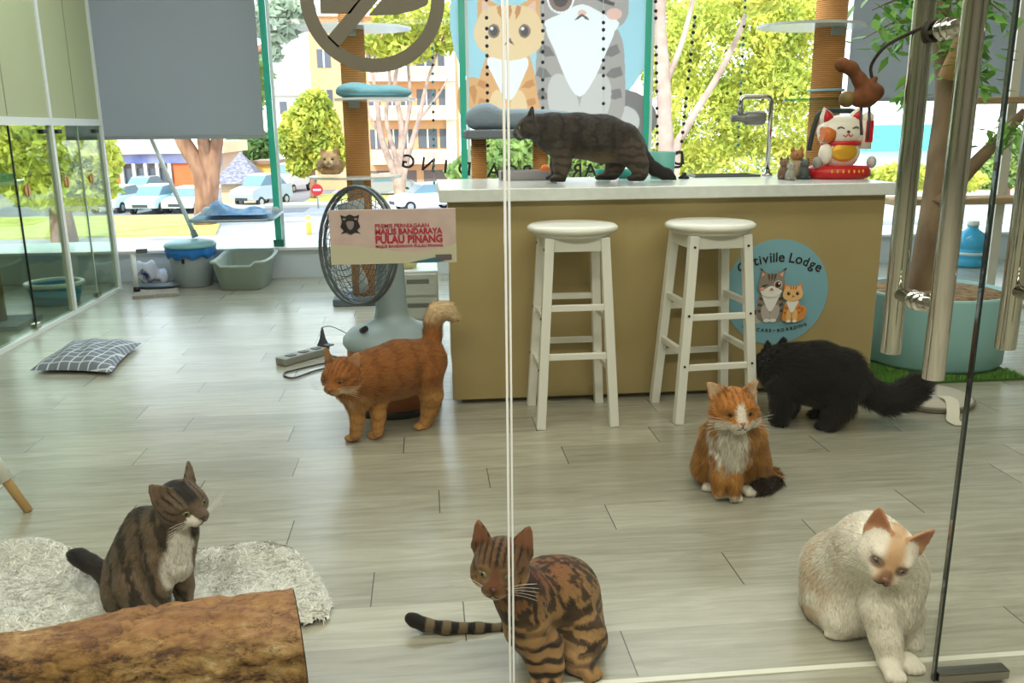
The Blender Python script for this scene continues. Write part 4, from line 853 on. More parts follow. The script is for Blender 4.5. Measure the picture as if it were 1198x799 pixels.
V, F = B_.mesh(.008, zt+.001); tag(np_mesh('cushion', V, F, mat('bolster', (150, 166, 180), .95, bump=.4, bscale=90)), 'grey bolster cushion on the padded bench behind the grey cat', 'cushion')
# inside the cubicle
tx, ty = -2.62, 5.45
o = thing('cat_tree', 'wooden post and teal shelf inside the glass cubicle at the left edge', 'cat tree', (tx, ty, 0)); MB().box((tx-.18, ty-.18, 0), (tx+.18, ty+.18, .03)).build('base', mat('tree_base', (96, 106, 116), .8), o); SHZ = at(25, 216, 5.4).z
MB().cyl((tx, ty, .0305), (tx, ty, SHZ), .045, n=24).build('post', mat('post_wood', (150, 118, 84), .7), o); disc_plate(tx+.02, ty, SHZ, .22, .24, .02).build('platform', ACR, o); disc_plate(tx+.0, ty-.01, SHZ+.021, .19, .19, .035).build('pad', mat('pad_teal', (60, 160, 150), .9), o, .01)
# cables and power strip
GC = mat('cable_grey', (120, 122, 118), .5)
a, b = on(328, 428)+Vector((0, 0, .02)), on(378, 414)+Vector((0, 0, .02)); o = thing('power_strip', 'grey power strip lying on the floor left of the ginger cat', 'power strip', on(350, 425))
MB().bar(a, b, .075, .038, up=(0, 0, 1)).build('casing', mat('strip_grey', (150, 152, 146), .5), o, .006); d = (b-a).normalized(); sd = Vector((-d.y, d.x, 0))
for i in range(4): p = a+d*(.07+i*.085)+Vector((0, 0, .0195)); MB().bar(p-d*.022, p+d*.022, .04, .006, up=(0, 0, 1)).build('socket', mat('socket_dark', (70, 74, 74), .5), o)
m = MB(); P_ = lambda x, y: on(x, y)+Vector((0, 0, .0055))
m.tube(spline([P_(378, 416), P_(395, 419), P_(405, 424)]), .005, 6); m.build('lead', GC, o)
m = MB().tube(spline([P_(405, 428), P_(372, 434), P_(345, 443), P_(333, 441), P_(334, 437), P_(345, 434), P_(375, 427), P_(402, 424)]), .0045, 6); tag(m.build('cable', mat('cable_dark', (74, 70, 78), .5)), 'dark cable looped on the floor below the power strip', 'cable')
p = on(374, 417)+Vector((0.0, .17, 0)); o = thing('cat_wand', 'dark pointed cat teaser standing behind the power strip', 'toy', p)
MB().lathe([(0, 0), (.034, 0), (.032, .02), (.016, .055), (.008, .10), (.003, .118), (0, .118)], p, 16).build('cone', mat('wand_dark', (70, 72, 84), .6), o)
MB().tube(spline([p+Vector((0, 0, .117)), p+Vector((.05, .02, .115)), p+Vector((.14, .04, .06)), p+Vector((.20, .05, .012))]), .0025, 6).build('string', mat('cable_dark', (74, 70, 78), .5), o)

# ------------------------------------------------------------------ foreground: rug, log, stool leg
RO = blob2([(-1.75, 1.95), (-1.42, 2.22), (-1.12, 2.33), (-.86, 2.22), (-.62, 2.26), (-.44, 2.25), (-.33, 2.12), (-.262, 1.95), (-.33, 1.86), (-.8, 1.845), (-1.4, 1.84)], 5)
O_ = np.array(RO); 
def inside(P):
    r = np.zeros(len(P), bool); x, y = P[:, 0], P[:, 1]
    for (x0, y0), (x1, y1) in zip(O_, np.roll(O_, -1, 0)):
        c_ = ((y0 > y) != (y1 > y)) & (x < (x1-x0)*(y-y0)/((y1-y0) if y1 != y0 else 1e-9)+x0); r ^= c_
    return r
def edged(P):
    d = np.full(len(P), 9.)
    for a, b in zip(O_, np.roll(O_, -1, 0)):
        ab = b-a; t = np.clip(((P-a)@ab)/(ab@ab), 0, 1); d = np.minimum(d, np.linalg.norm(P-a-t[:, None]*ab, axis=1))
    return d
h_ = .012; gx = np.arange(-1.8, -.22, h_); gy = np.arange(1.8, 2.4, h_); G = np.stack(np.meshgrid(gx, gy, indexing='ij'), -1).reshape(-1, 2); ins = inside(G); ed = edged(G)
zz = np.where(ins, .001+.030*np.clip(ed/.05, 0, 1)**.5+.022*noise3(np.c_[G*1., G[:, 0]*0], 9)*np.clip(ed/.06, 0, 1)+.045*np.exp(-(((G[:, 0]+1.12)/.13)**2+((G[:, 1]-2.25)/.06)**2))+.03*np.exp(-(((G[:, 0]+.46)/.13)**2+((G[:, 1]-2.17)/.07)**2)), 0)
under = lambda X, Y_: np.exp(-((np.maximum(np.abs(X+.73)-.16, 0)/.04)**2+(np.maximum(np.abs(Y_-1.95)-.15, 0)/.04)**2)); zz *= 1-.55*under(G[:, 0], G[:, 1])
ny = len(gy); idm = np.arange(len(G)).reshape(len(gx), ny); Q = np.stack([idm[:-1, :-1], idm[1:, :-1], idm[1:, 1:], idm[:-1, 1:]], -1).reshape(-1, 4); Q = Q[ins[Q].all(1)]
us = np.unique(Q); rm = -np.ones(len(G), int); rm[us] = np.arange(len(us)); V = np.c_[G, zz][us]; F = rm[Q]; NV = vnormals(V, F)
RUGM = mat('rug_wool', rough=.95, vcol='coat', spec=.1)
root = thing('rug', 'white fluffy sheepskin rug under the grey tabby cat', 'rug', (-.9, 2.05, 0))
np_mesh('rug_base', V, F, RUGM, C((236, 236, 228)).repeat(len(V), 0), root)
ff = lambda P: (np.stack([np.sin(noise3(P, 22)*14), np.cos(noise3(P, 22, 4)*14), -.2+0*P[:, 0]], 1), (.7+.6*noise3(P, 30, 7))*(1-.25*under(P[:, 0], P[:, 1])), None)
fv, ft, fc_, fn = fur_geo(V, F, NV, 60000, .020, .0016, ff, lambda P, t: C((242, 242, 234)).repeat(len(P), 0), .45, .6)
np_mesh('pile', fv, ft, RUGM, fc_, root, True, fn)['kind'] = 'stuff'
# log
BARK = bpy.data.materials.new('bark'); BARK.use_nodes = True; nt = BARK.node_tree; b = nt.nodes['Principled BSDF']; tc = nt.nodes.new('ShaderNodeTexCoord'); mp = nt.nodes.new('ShaderNodeMapping'); mp.inputs['Scale'].default_value = (.5, 1, 1)
n1 = nt.nodes.new('ShaderNodeTexNoise'); n1.inputs['Scale'].default_value = 30; n1.inputs['Detail'].default_value = 10; n1.inputs['Roughness'].default_value = .74; n1.inputs['Distortion'].default_value = .25; cr = nt.nodes.new('ShaderNodeValToRGB'); e = cr.color_ramp.elements
e[0].position = .39; e[0].color = L4((44, 28, 16)); e[1].position = .64; e[1].color = L4((206, 184, 140)); x = e.new(.44); x.color = L4((118, 86, 52)); x = e.new(.50); x.color = L4((160, 126, 80)); x = e.new(.57); x.color = L4((178, 146, 96))
nt.links.new(tc.outputs['Object'], mp.inputs[0]); nt.links.new(mp.outputs[0], n1.inputs[0]); nt.links.new(n1.outputs['Fac'], cr.inputs[0]); 
n2 = nt.nodes.new('ShaderNodeTexNoise'); n2.inputs['Scale'].default_value = 5; n2.inputs['Detail'].default_value = 6; nt.links.new(mp.outputs[0], n2.inputs[0]); c2 = nt.nodes.new('ShaderNodeValToRGB'); c2.color_ramp.elements[0].position = .5; c2.color_ramp.elements[1].position = .58; c2.color_ramp.elements[0].color = (1, 1, 1, 1); c2.color_ramp.elements[1].color = L4((214, 196, 150)); nt.links.new(n2.outputs['Fac'], c2.inputs[0])
mx = nt.nodes.new('ShaderNodeMix'); mx.data_type = 'RGBA'; mx.blend_type = 'MULTIPLY'; mx.inputs['Factor'].default_value = .9; nt.links.new(cr.outputs[0], mx.inputs[6]); nt.links.new(c2.outputs[0], mx.inputs[7]); sx_ = nt.nodes.new('ShaderNodeSeparateXYZ'); nt.links.new(tc.outputs['Object'], sx_.inputs[0]); c3 = nt.nodes.new('ShaderNodeMapRange'); c3.inputs[1].default_value = .085; c3.inputs[2].default_value = .125; nt.links.new(sx_.outputs['Z'], c3.inputs[0])
m3 = nt.nodes.new('ShaderNodeMix'); m3.data_type = 'RGBA'; ml = nt.nodes.new('ShaderNodeMath'); ml.operation = 'MULTIPLY'; ml.inputs[1].default_value = .4; nt.links.new(c3.outputs[0], ml.inputs[0]); nt.links.new(ml.outputs[0], m3.inputs['Factor']); nt.links.new(mx.outputs[2], m3.inputs[6]); m3.inputs[7].default_value = L4((190, 140, 108))
vo = nt.nodes.new('ShaderNodeTexVoronoi'); vo.feature = 'DISTANCE_TO_EDGE'; vo.inputs['Scale'].default_value = 13; m4 = nt.nodes.new('ShaderNodeVectorMath'); m4.operation = 'MULTIPLY_ADD'; m4.inputs[1].default_value = (.09, .09, .09); nt.links.new(n1.outputs['Color'], m4.inputs[0]); nt.links.new(mp.outputs[0], m4.inputs[2]); nt.links.new(m4.outputs[0], vo.inputs['Vector'])
r4 = nt.nodes.new('ShaderNodeMapRange'); r4.inputs[1].default_value = .004; r4.inputs[2].default_value = .022; r4.inputs[3].default_value = .30; r4.inputs[4].default_value = 1.; nt.links.new(vo.outputs['Distance'], r4.inputs[0])
m5 = nt.nodes.new('ShaderNodeMix'); m5.data_type = 'RGBA'; m5.blend_type = 'MULTIPLY'; m5.inputs['Factor'].default_value = .85; nt.links.new(m3.outputs[2], m5.inputs[6]); nt.links.new(r4.outputs[0], m5.inputs[7]); nt.links.new(m5.outputs[2], b.inputs['Base Color']); b.inputs['Roughness'].default_value = .8
bp = nt.nodes.new('ShaderNodeBump'); bp.inputs['Strength'].default_value = .45; bp.inputs['Distance'].default_value = .012; nt.links.new(n1.outputs['Fac'], bp.inputs['Height']); nt.links.new(bp.outputs[0], b.inputs['Normal'])
LA, LB = Vector(LOG_A), Vector(LOG_B); fx_, fy_, fz_ = frame(LA, LB); Ln = (LB-LA).length; nl, na = 260, 180
o = thing('log', 'thick brown bark covered log lying in front of the white rug', 'log', LA)
T, A_ = np.meshgrid(np.linspace(0, 1, nl), np.linspace(0, 2*PI, na, endpoint=False), indexing='ij'); ca, sa = np.cos(A_).ravel(), np.sin(A_).ravel(); q = np.c_[T.ravel()*Ln*.5, ca*.12, sa*.12]
rr_ = LOG_R[0]+(LOG_R[1]-LOG_R[0])*T.ravel()+.012*(noise3(q, 14)-.5)+.010*(noise3(q, 45, 2)-.5)+.006*(noise3(q*np.array([1, 1, 1]), 110, 3)-.5)+.012*(noise3(q, 5, 5)-.5)-.008*np.clip(.06-np.abs(noise3(q*np.array([.7, 1, 1])+.03*noise3(q, 30, 8)[:, None], 38, 12)-.5), 0, 1)/.06*(noise3(q, 12, 9) > .45)
Pw = np.array(LA)[None]+np.outer(T.ravel()*Ln-.20*T.ravel()*rr_*(ca*fx_.y+sa*fy_.y), np.array(fz_))+np.outer(rr_*ca, np.array(fx_))+np.outer(rr_*sa, np.array(fy_)); Pw[:, 2] = np.maximum(Pw[:, 2], .001)
ii = np.arange(nl*na).reshape(nl, na); Q = np.stack([ii[:-1], np.roll(ii, -1, 1)[:-1], np.roll(ii, -1, 1)[1:], ii[1:]], -1).reshape(-1, 4)
np_mesh('bark', Pw, Q, BARK, None, o)
for e_, nm in ((0, 'cut_end'), (nl-1, 'cut_end')):
    ringp = [Vector(p) for p in Pw[e_*na:(e_+1)*na]]; c_ = sum(ringp, Vector())/na; m = MB(); dd = fz_*(.002 if e_ else -.002)
    m.add([c_+dd]+[p*.985+c_*.015+dd for p in ringp], [(0, 1+k_, 1+(k_+1) % na) for k_ in range(na)]); m.build(nm, mat('cut_wood', (196, 156, 108), .8, col2=(150, 108, 66), scale=26), o)
m = MB(); p = LA.lerp(LB, .38)+Vector((0, .015, LOG_R[0]-.001)); m.bar(p+Vector((-.16, 0, -.006)), p+Vector((.10, .02, .006)), .016, .008); m.build('bark_flake', mat('bark_dark', (72, 46, 30), .85), o, .002)
# small stool whose splayed leg shows at the left edge
f = on(34, 598); o = thing('side_stool', 'small stool with a splayed wooden leg at the left edge', 'stool', (f.x-.30, f.y+.06, 0)); c0 = Vector((f.x-.30, f.y+.06, 0)); WD = mat('beech', (206, 168, 112), .5)
MB().lathe([(0, .33), (.17, .33), (.185, .345), (.185, .37), (.17, .385), (0, .388)], c0, 36).build('seat', WHT, o)
for k_ in range(3):
    t = -.2+k_*2*PI/3; d = Vector((math.cos(t), math.sin(t), 0)); b0, t0 = c0+d*.306, c0+d*.11+Vector((0, 0, .3305)); l = MB().cyl(b0, t0, .013, .018, 16).build('leg', WD, o); MB().cyl(b0.lerp(t0, .30), t0, .024, .026, 16).build('leg_sleeve', WHT, l)

# ------------------------------------------------------------------ right side: tree in planter, mat, round pad, shelves
px_, py_ = 2.49, 3.97; o = thing('potted_tree', 'tree with thick trunk in a large round teal planter', 'potted tree', (px_, py_, .012))
MB().lathe([(0, .012), (.315, .012), (.328, .03), (.338, .35), (.336, .362), (.318, .362), (.31, .33), (0, .33)], (px_, py_, 0), 56).build('planter', mat('planter_teal', (150, 198, 198), .4), o)
MB().lathe([(0, .331), (.308, .331), (.307, .352), (.25, .360), (0, .366)], (px_, py_, 0), 40).build('soil', mat('soil', (176, 148, 112), .95, col2=(120, 92, 62), scale=30), o)
TB = mat('tree_bark', (150, 128, 100), .85, col2=(112, 92, 70), scale=9, stretch=(1, 1, .4), bump=.5)
tp = [(1078, 352, 36), (1084, 310, 34), (1096, 240, 34), (1104, 180, 35), (1110, 110, 30), (1104, 50, 24), (1096, -40, 20)]; q = [at(a, b, py_+.02*i) for i, (a, b, r) in enumerate(tp)]; rs = [r/2/ppm(v) for (a, b, r), v in zip(tp, q)]
sp = spline(q, 6); MB().tube(sp, list(np.interp(np.linspace(0, len(q)-1, len(sp)), range(len(q)), rs)), 18).build('trunk', TB, o)
bq = [at(1098, 240, py_), at(1125, 208, py_-.02), at(1152, 180, py_-.05), at(1200, 130, py_-.1)]; MB().tube(spline(bq, 5), list(np.linspace(.045, .022, 16)), 12).build('branch', TB, o)
bq = [at(1108, 90, py_), at(1122, 55, py_-.06), at(1129, 34, py_-.1)]; MB().tube(bq, [.04, .034, .032], 14).build('cut_stub', mat('stub_tan', (206, 164, 112), .7), o)
tw = []
for a, b in (((1100, 10), (1020, 12)), ((1100, 30), (1010, 45)), ((1096, -10), (1040, 60)), ((1104, 60), (1062, 110)), ((1108, 40), (1160, 70)), ((1108, 20), (1150, 100)), ((1104, 0), (1140, 30)), ((1100, -20), (1068, 30)), ((1160, 170), (1192, 150)), ((1104, 0), (1180, 20))):
    p0, p1 = at(*a, py_), at(*b, py_-.35+.5*random.random()); mid = (p0+p1)/2+Vector((0, 0, .05)); tw.append(spline([p0, mid, p1], 8)); MB().tube(tw[-1], list(np.linspace(.008, .002, len(tw[-1]))), 6).build('twig', TB, o)
m = MB()
for t in tw:
    for k_ in range(46):
        c_ = t[random.randint(4, len(t)-1)]+Vector((random.gauss(0, .035), random.gauss(0, .05), random.gauss(-.01, .03))); d = Vector((random.uniform(-1, 1), random.uniform(-1, .6), random.uniform(-1, .2))).normalized(); u = d.cross(Vector((random.gauss(0, .4), random.gauss(0, .4), 1))).normalized(); L_, w_ = random.uniform(.06, .10), random.uniform(.014, .022); nn_ = d.cross(u)*.004
        m.add([c_, c_+d*L_*.35+u*w_, c_+d*L_, c_+d*L_*.35-u*w_, c_+d*L_*.45+nn_], [(0, 1, 4), (1, 2, 4), (2, 3, 4), (3, 0, 4)], True)
lf = m.build('foliage', mat('leaf_green', (92, 156, 62), .5, col2=(140, 190, 90), scale=5), o); lf['kind'] = 'stuff'
# artificial grass under the planter
root = thing('grass_mat', 'square green artificial grass mat under the teal planter', 'mat', (2.40, 3.95, 0)); MB().box((2.03, 3.565, .0005), (2.735, 4.36, .010)).build('backing', mat('mat_green', (60, 96, 40), .95), root)
ng = 16000; P_ = np.c_[RNG.uniform(2.03, 2.735, ng), RNG.uniform(3.565, 4.36, ng), np.full(ng, .0095)]; a_ = RNG.uniform(0, 2*PI, ng); dd = np.c_[np.cos(a_)*.5, np.sin(a_)*.5, np.ones(ng)]*RNG.uniform(.012, .024, ng)[:, None]; s_ = np.c_[-np.sin(a_), np.cos(a_), 0*a_]*.0016
keep = np.hypot(P_[:, 0]-px_, P_[:, 1]-py_) > .352; VV = np.stack([P_-s_, P_+s_, P_+dd], 1)[keep].reshape(-1, 3); TT = np.arange(len(VV)).reshape(-1, 3); cc_ = np.repeat(mixc(C((70, 128, 44)).repeat(ng, 0), C((120, 168, 72)), RNG.random(ng))[keep], 3, 0)
np_mesh('blades', VV, TT, RUGM, cc_, root, False)['kind'] = 'stuff'
# round pad
c_ = on(1084, 469); o = thing('round_pad', 'round pale grey padded lid on the floor beside the grass mat', 'pad', c_); RP = .180
MB().lathe([(0, 0), (RP-.012, 0), (RP, .008), (RP, .020), (RP-.01, .030), (RP*.5, .036), (0, .037)], c_+Vector((0, 0, .001)), 48).build('pad_body', mat('pad_grey', (196, 190, 176), .8), o); MB().torus(c_+Vector((0, 0, .019)), RP-.001, .0075, 56, 8).build('piping', mat('piping', (128, 122, 110), .7), o)
MB().lathe([(0, 0), (.07, 0), (.06, .004), (0, .005)], c_+Vector((-.06, -.03, .036)), 30).build('light_patch', mat('pad_white', (232, 232, 230), .5), o)
q = [on(1103, 476)+Vector((0, 0, .046)), on(1112, 480)+Vector((0, -.005, .042)), on(1112, 486)+Vector((0, -.02, .022)), on(1116, 494)+Vector((0, 0, .006)), on(1126, 499)+Vector((0, 0, .003))]; m = MB(); sp = spline(q, 5); vs = []; 
for p in sp: vs += [p+Vector((-.028, .006, 0)), p+Vector((.020, -.006, 0)), p+Vector((.020, -.006, .003)), p+Vector((-.028, .006, .003))]
n = len(sp); fs = [(i*4+a, i*4+(a+1) % 4, i*4+4+(a+1) % 4, i*4+4+a) for i in range(n-1) for a in range(4)]+[(3, 2, 1, 0), (n*4-4, n*4-3, n*4-2, n*4-1)]; tag(m.add(vs, fs).build('ribbon', mat('ribbon', (222, 218, 200), .8)), 'pale cloth ribbon hanging over the edge of the round pad', 'ribbon')
# wooden shelves on a post
sx_ = at(1172, 200, 5.3).x; o = thing('cat_shelf', 'wooden post with two plank shelves behind the potted tree', 'shelf', (sx_, 5.3, 0)); PLK = mat('plank', (200, 172, 132), .6, col2=(178, 148, 108), scale=6, stretch=(1, 8, 8))
MB().box((sx_-.03, 5.27, 0), (sx_+.03, 5.33, CEIL-.001)).build('post', WHT, o); MB().box((sx_-.2, 5.1, .0), (sx_+.2, 5.5, .02)).build('base', WHT, o)
z = at(1130, 118, 5.2).z; MB().box((at(1113, 116, 5.2).x, 5.05, z-.02), (sx_+.4, 5.265, z+.02)).build('shelf', PLK, o, .008); z = at(1090, 234, 5.2).z; MB().box((at(1035, 234, 5.2).x, 5.05, z-.02), (sx_+.05, 5.265, z+.02)).build('shelf', PLK, o, .008)
p = at(1128, 315, 6.75); o = thing('water_bottle', 'large blue water bottle on the floor behind the tree trunk', 'bottle', (p.x, 6.7, 0)); WB = mat('bottle_blue', (70, 176, 222), .2)
MB().lathe([(0, 0), (.105, 0), (.115, .015), (.115, .06), (.108, .07), (.115, .08), (.115, .14), (.108, .15), (.115, .16), (.115, .22), (.10, .27), (.045, .31), (.04, .34), (0, .34)], (p.x, 6.7, .001), 32).build('vessel', WB, o); MB().lathe([(.046, 0), (.046, .04), (0, .042)], (p.x, 6.7, .335), 20).build('cap', WHT, o); MB().lathe([(.1162, .10), (.1162, .125)], (p.x, 6.7, 0), 32).build('band', mat('band_pale', (206, 232, 240), .4), o)

# hanging toy on the door handle
HY = 1.635; BRN = mat('felt_brown', (120, 68, 30), .8, col2=(98, 54, 24), scale=60); B_ = Blob(); j = lambda x, y: np.array(at(x, y, HY)); r_ = lambda p: p/ppm(at(1005, 100, HY))
B_.chain([(j(986, 76), r_(8.5)), (j(996, 80), r_(7)), (j(1006, 94), r_(7.5)), (j(1014, 108), r_(11))], .008); B_.chain([(j(1004, 116), r_(9)), (j(1013, 112), r_(13)), (j(1024, 108), r_(10))], .008); B_.cap(j(1016, 100), j(1024, 92), r_(6), r_(3), .006); B_.ell(j(981, 76), (r_(4), r_(4), r_(5)), None, .004)
V, F = B_.mesh(.0022); o = thing('hanging_toy', 'brown long necked hanging animal toy on the left inner door handle', 'toy', j(1012, 110)); np_mesh('body', V, F, BRN, None, o)
MB().ell(at(991, 116, HY+.006), r_(9.5), 20).build('ball', mat('olive_ball', (116, 96, 44), .5), o)
cd = mat('cord_dark', (50, 44, 36), .7); hz = 1.31; MB().tube(spline([j(1021, 94), at(1019, 78, HY), at(1030, 60, HY-.02), at(1046, 48, 1.60), Vector((.908, 1.535, hz+.0165))], 6), .0032, 8).build('cord', cd, o)
MB().torus((.908, 1.535, hz), .0165, .0032, 24, 8, M=Matrix.Rotation(PI/2, 3, 'X')).torus((.908, 1.545, hz), .0165, .0032, 24, 8, M=Matrix.Rotation(PI/2+.2, 3, 'X')).build('knot', cd, o)
for a, b, c_ in (((1008, 122), (1007, 140), (1008, 158)), ((1017, 122), (1017, 142), (1015, 164))): MB().tube([j(*a), j(*b), j(*c_)], .0028, 8).build('dangling_leg', mat('leg_purple', (84, 66, 78), .7), o)
# bead strings hanging in front of the window
BS = [(505, 508, 217, 'bead string in front of the pink building, above the backwards letters', 6.5), (569, 571, 176, 'bead string over the left cat of the window sticker', 6.5), (635, 635, 130, 'bead string between the two cats of the window sticker', 6.5), (706, 706, 138, 'bead string over the right cat of the window sticker', 6.5), (767, 769, 172, 'bead string along the right edge of the window sticker', 6.5), (815, 797, 172, 'bead string just right of the pale tree trunk outside', 6.3), (872, 863, 176, 'rightmost bead string, above the tap', 6.3)]
BM = [mat('bead_black', (22, 22, 26), .3), mat('bead_teal', (40, 130, 140), .3), mat('bead_cord', (206, 220, 216), .5)]
for xa, xb, yb, lab, yy in BS:
    b0 = at(xb, yb, yy); t0 = at(xa, 0, yy); t0 = t0+(t0-b0)*((CEIL-t0.z)/(t0.z-b0.z)); o = thing('bead_string', lab, 'bead string', t0, 'bead strings hanging at the window'); MB().tube([t0, b0], .0016, 6).build('cord', BM[2], o); n = int((t0-b0).length/.062)
    tl = xa in (505, 872); sph = MB().ell((0, 0, 0), .0135 if not tl else .011, 10)
    for i in range(n):
        if random.random() < .12: continue
        p = t0.lerp(b0, (i+random.uniform(.3, .7))/n)
        b_ = MB(); b_.add([v+p for v in sph.v], sph.f, True); b_.build('bead', BM[1] if tl and random.random() < .55 else BM[0], o)
# ------------------------------------------------------------------ the cats
def grid_J(x0, y0, s):
    def j(x, y, Y): return np.array(at(x0+x/s, y0+y/s, Y))
    def fl(x, y, z=0.): return np.array(on(x0+x/s, y0+y/s, z))
    def ch(b, pts, k=.02, tag='body', f=1.):
        q = [(j(x, y, Y), r/s/ppm(j(x, y, Y))) for x, y, Y, r in pts]
        if len(q) == 1: b.cap(q[0][0], q[0][0]+np.array([0, 0, -.001]), q[0][1], q[0][1], k, tag, (0, 0, -1), f)
        else: b.chain(q, k, tag, f)
    return j, fl, ch
def paw(b, p, yaw, s=1., tag='paw', toes=True):
    p = np.array(p, float); M = rotm(yaw); b.ell(p+np.array([0, 0, .0125*s]), np.array((.026, .0175, .0135))*s, M, .01, tag, M@np.array([1, 0, -.3]), .3)
    if toes:
        for q in (-.0128, -.0044, .0044, .0128): b.ell(p+M@np.array([.021*s-abs(q)*.35, q*s, .0098*s]), np.array((.0108, .0054, .0096))*s, M, .0022, tag, M@np.array([1, 0, -.3]), .15)

def head_marks(H, col, dark, n, amt=1.):
    """forehead lines, cheek lines and eyeliner of a tabby head; H head-frame points"""
    x, y, z = H.T; m = np.abs(y)
    top = sst(.012, .03, z)*sst(-.05, -.0, x)
    st = top*sst(.2, .75, np.sin(m*560+.6+n*1.2))
    ck = sst(.018, .03, m)*sst(.25, .8, np.sin((z+.30*x)*430+n*2))*(z < .012)*(z > -.035)*(x < .035)
    return mixc(col, dark, amt*np.clip(st+.8*ck, 0, 1))

# grey-brown tabby on the white rug
J, FLR, CH = grid_J(0, 540, 3.085)
c = Cat('grey tabby cat with white chest sitting on the white rug behind the log'); b = c.b
CH(b, [(632, 215, 1.94, 74), (600, 290, 1.955, 94)], .03)
CH(b, [(590, 290, 1.965, 96), (540, 370, 1.98, 104), (488, 460, 2.0, 104)], .03)
CH(b, [(520, 250, 1.99, 62), (455, 390, 2.02, 66)], .03)
CH(b, [(628, 300, 1.93, 84), (640, 395, 1.91, 62)], .03, 'chest')
CH(b, [(475, 500, 2.0, 88), (470, 560, 2.0, 80)], .03, 'haunch')
CH(b, [(488, 480, 1.92, 74), (525, 560, 1.885, 52)], .02, 'haunch')
CH(b, [(578, 380, 1.90, 54), (583, 470, 1.885, 37), (588, 590, 1.875, 29)], .016, 'leg', .5)
CH(b, [(652, 390, 1.97, 48), (664, 470, 1.965, 35), (672, 575, 1.96, 29)], .016, 'leg', .5)
for x, y in ((592, 615), (676, 590)): paw(b, FLR(x, y), R_(-40), 1.05)
paw(b, FLR(545, 622), R_(-20), 1.1)
CH(b, [(405, 470, 2.06, 36), (375, 418, 2.08, 31), (330, 392, 2.09, 30), (292, 370, 2.1, 29), (270, 362, 2.1, 23)], .014, 'tail', .9)
c.head(J(655, 172, 1.915), R_(-36), R_(10), R_(12), 1.12, ear_out=.5, eye=(120, 130, 90), nose=(60, 45, 42), eye_open=.85)
a0, a1 = J(688, 262, 1.87), J(640, 430, 1.88)
def coat(s, P, tg):
    n = noise3(P, 55); n2 = noise3(P, 260, 3); H = s.hl(P)
    col = mixc(C((142, 122, 98)).repeat(len(P), 0), C((98, 82, 66)), n2)
    st = sst(.35, .85, np.sin(P[:, 0]*95+P[:, 2]*38+n*3.5))
    col = mixc(col, C((38, 33, 30)), .85*st)
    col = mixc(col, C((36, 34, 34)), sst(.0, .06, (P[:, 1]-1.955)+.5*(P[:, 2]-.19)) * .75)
    hd = np.isin(tg, ('head', 'muzzle', 'ear'))
    hc = mixc(C((118, 98, 78)).repeat(len(P), 0), C((86, 74, 62)), n2); hc = head_marks(H, hc, C((34, 30, 28)), n)
    hc = mixc(hc, C((30, 28, 28)), sst(.014, .028, H[:, 2])*sst(.022, .008, np.abs(H[:, 1]))*.95)
    hc = mixc(hc, C((225, 215, 200)), sst(-.020, -.030, H[:, 2])*sst(.015, .04, H[:, 0]))
    hc = mixc(hc, C((150, 126, 106)), s.inner(P)*(.5+.4*n))
    col = np.where(hd[:, None], hc, col)
    d = a1-a0; t = np.clip((P-a0)@d/(d@d), 0, 1); dist = np.linalg.norm(P-a0-t[:, None]*d, axis=1)
    col = mixc(col, C((232, 228, 218)), sst(.044, .028, dist+.022*(n-.5))*(~hd | (tg == 'muzzle')))
    col = mixc(col, C((34, 34, 38)), (tg == 'tail')*.8)
    return mixc(col, C((225, 220, 210)), (tg == 'paw')*.8)
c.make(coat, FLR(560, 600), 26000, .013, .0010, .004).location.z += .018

# spotted bengal
J, FLR, CH = grid_J(460, 600, 4.014)
c = Cat('brown spotted cat with ringed tail sitting in front of the glass, looking at the viewer'); b = c.b
CH(b, [(530, 300, 1.60, 92), (600, 370, 1.66, 110), (700, 400, 1.72, 140)], .03)
CH(b, [(720, 340, 1.74, 128), (810, 350, 1.80, 140)], .04)
CH(b, [(780, 430, 1.75, 186), (835, 590, 1.76, 172)], .05)
CH(b, [(570, 410, 1.625, 78), (625, 540, 1.64, 92), (660, 640, 1.65, 70)], .03, 'chest', .7)
CH(b, [(890, 590, 1.68, 118), (870, 690, 1.635, 78)], .025, 'haunch')
CH(b, [(650, 600, 1.61, 66), (672, 690, 1.60, 46), (685, 800, 1.59, 37)], .016, 'leg', .5)
CH(b, [(740, 620, 1.625, 64), (752, 720, 1.60, 46), (755, 800, 1.59, 37)], .016, 'leg', .5)
paw(b, FLR(682, 845), R_(-100), 1.05); paw(b, FLR(752, 845), R_(-95), 1.05)
paw(b, FLR(905, 765), R_(-60), 1.25)
CH(b, [(800, 620, 1.80, 50), (640, 575, 1.815, 36), (520, 553, 1.815, 32), (400, 547, 1.812, 31), (250, 541, 1.81, 30), (150, 526, 1.815, 30), (100, 505, 1.82, 29), (78, 494, 1.825, 25)], .012, 'tail', .5)
c.head(J(505, 240, 1.57), R_(-106), R_(4), R_(-3), 1.17, ear_out=.42, eye=(128, 128, 92), nose=(70, 40, 35), fl=.4, ear_h=1.0, eye_open=.85)
tl = J(530, 553, 1.815); tp = J(78, 494, 1.825)
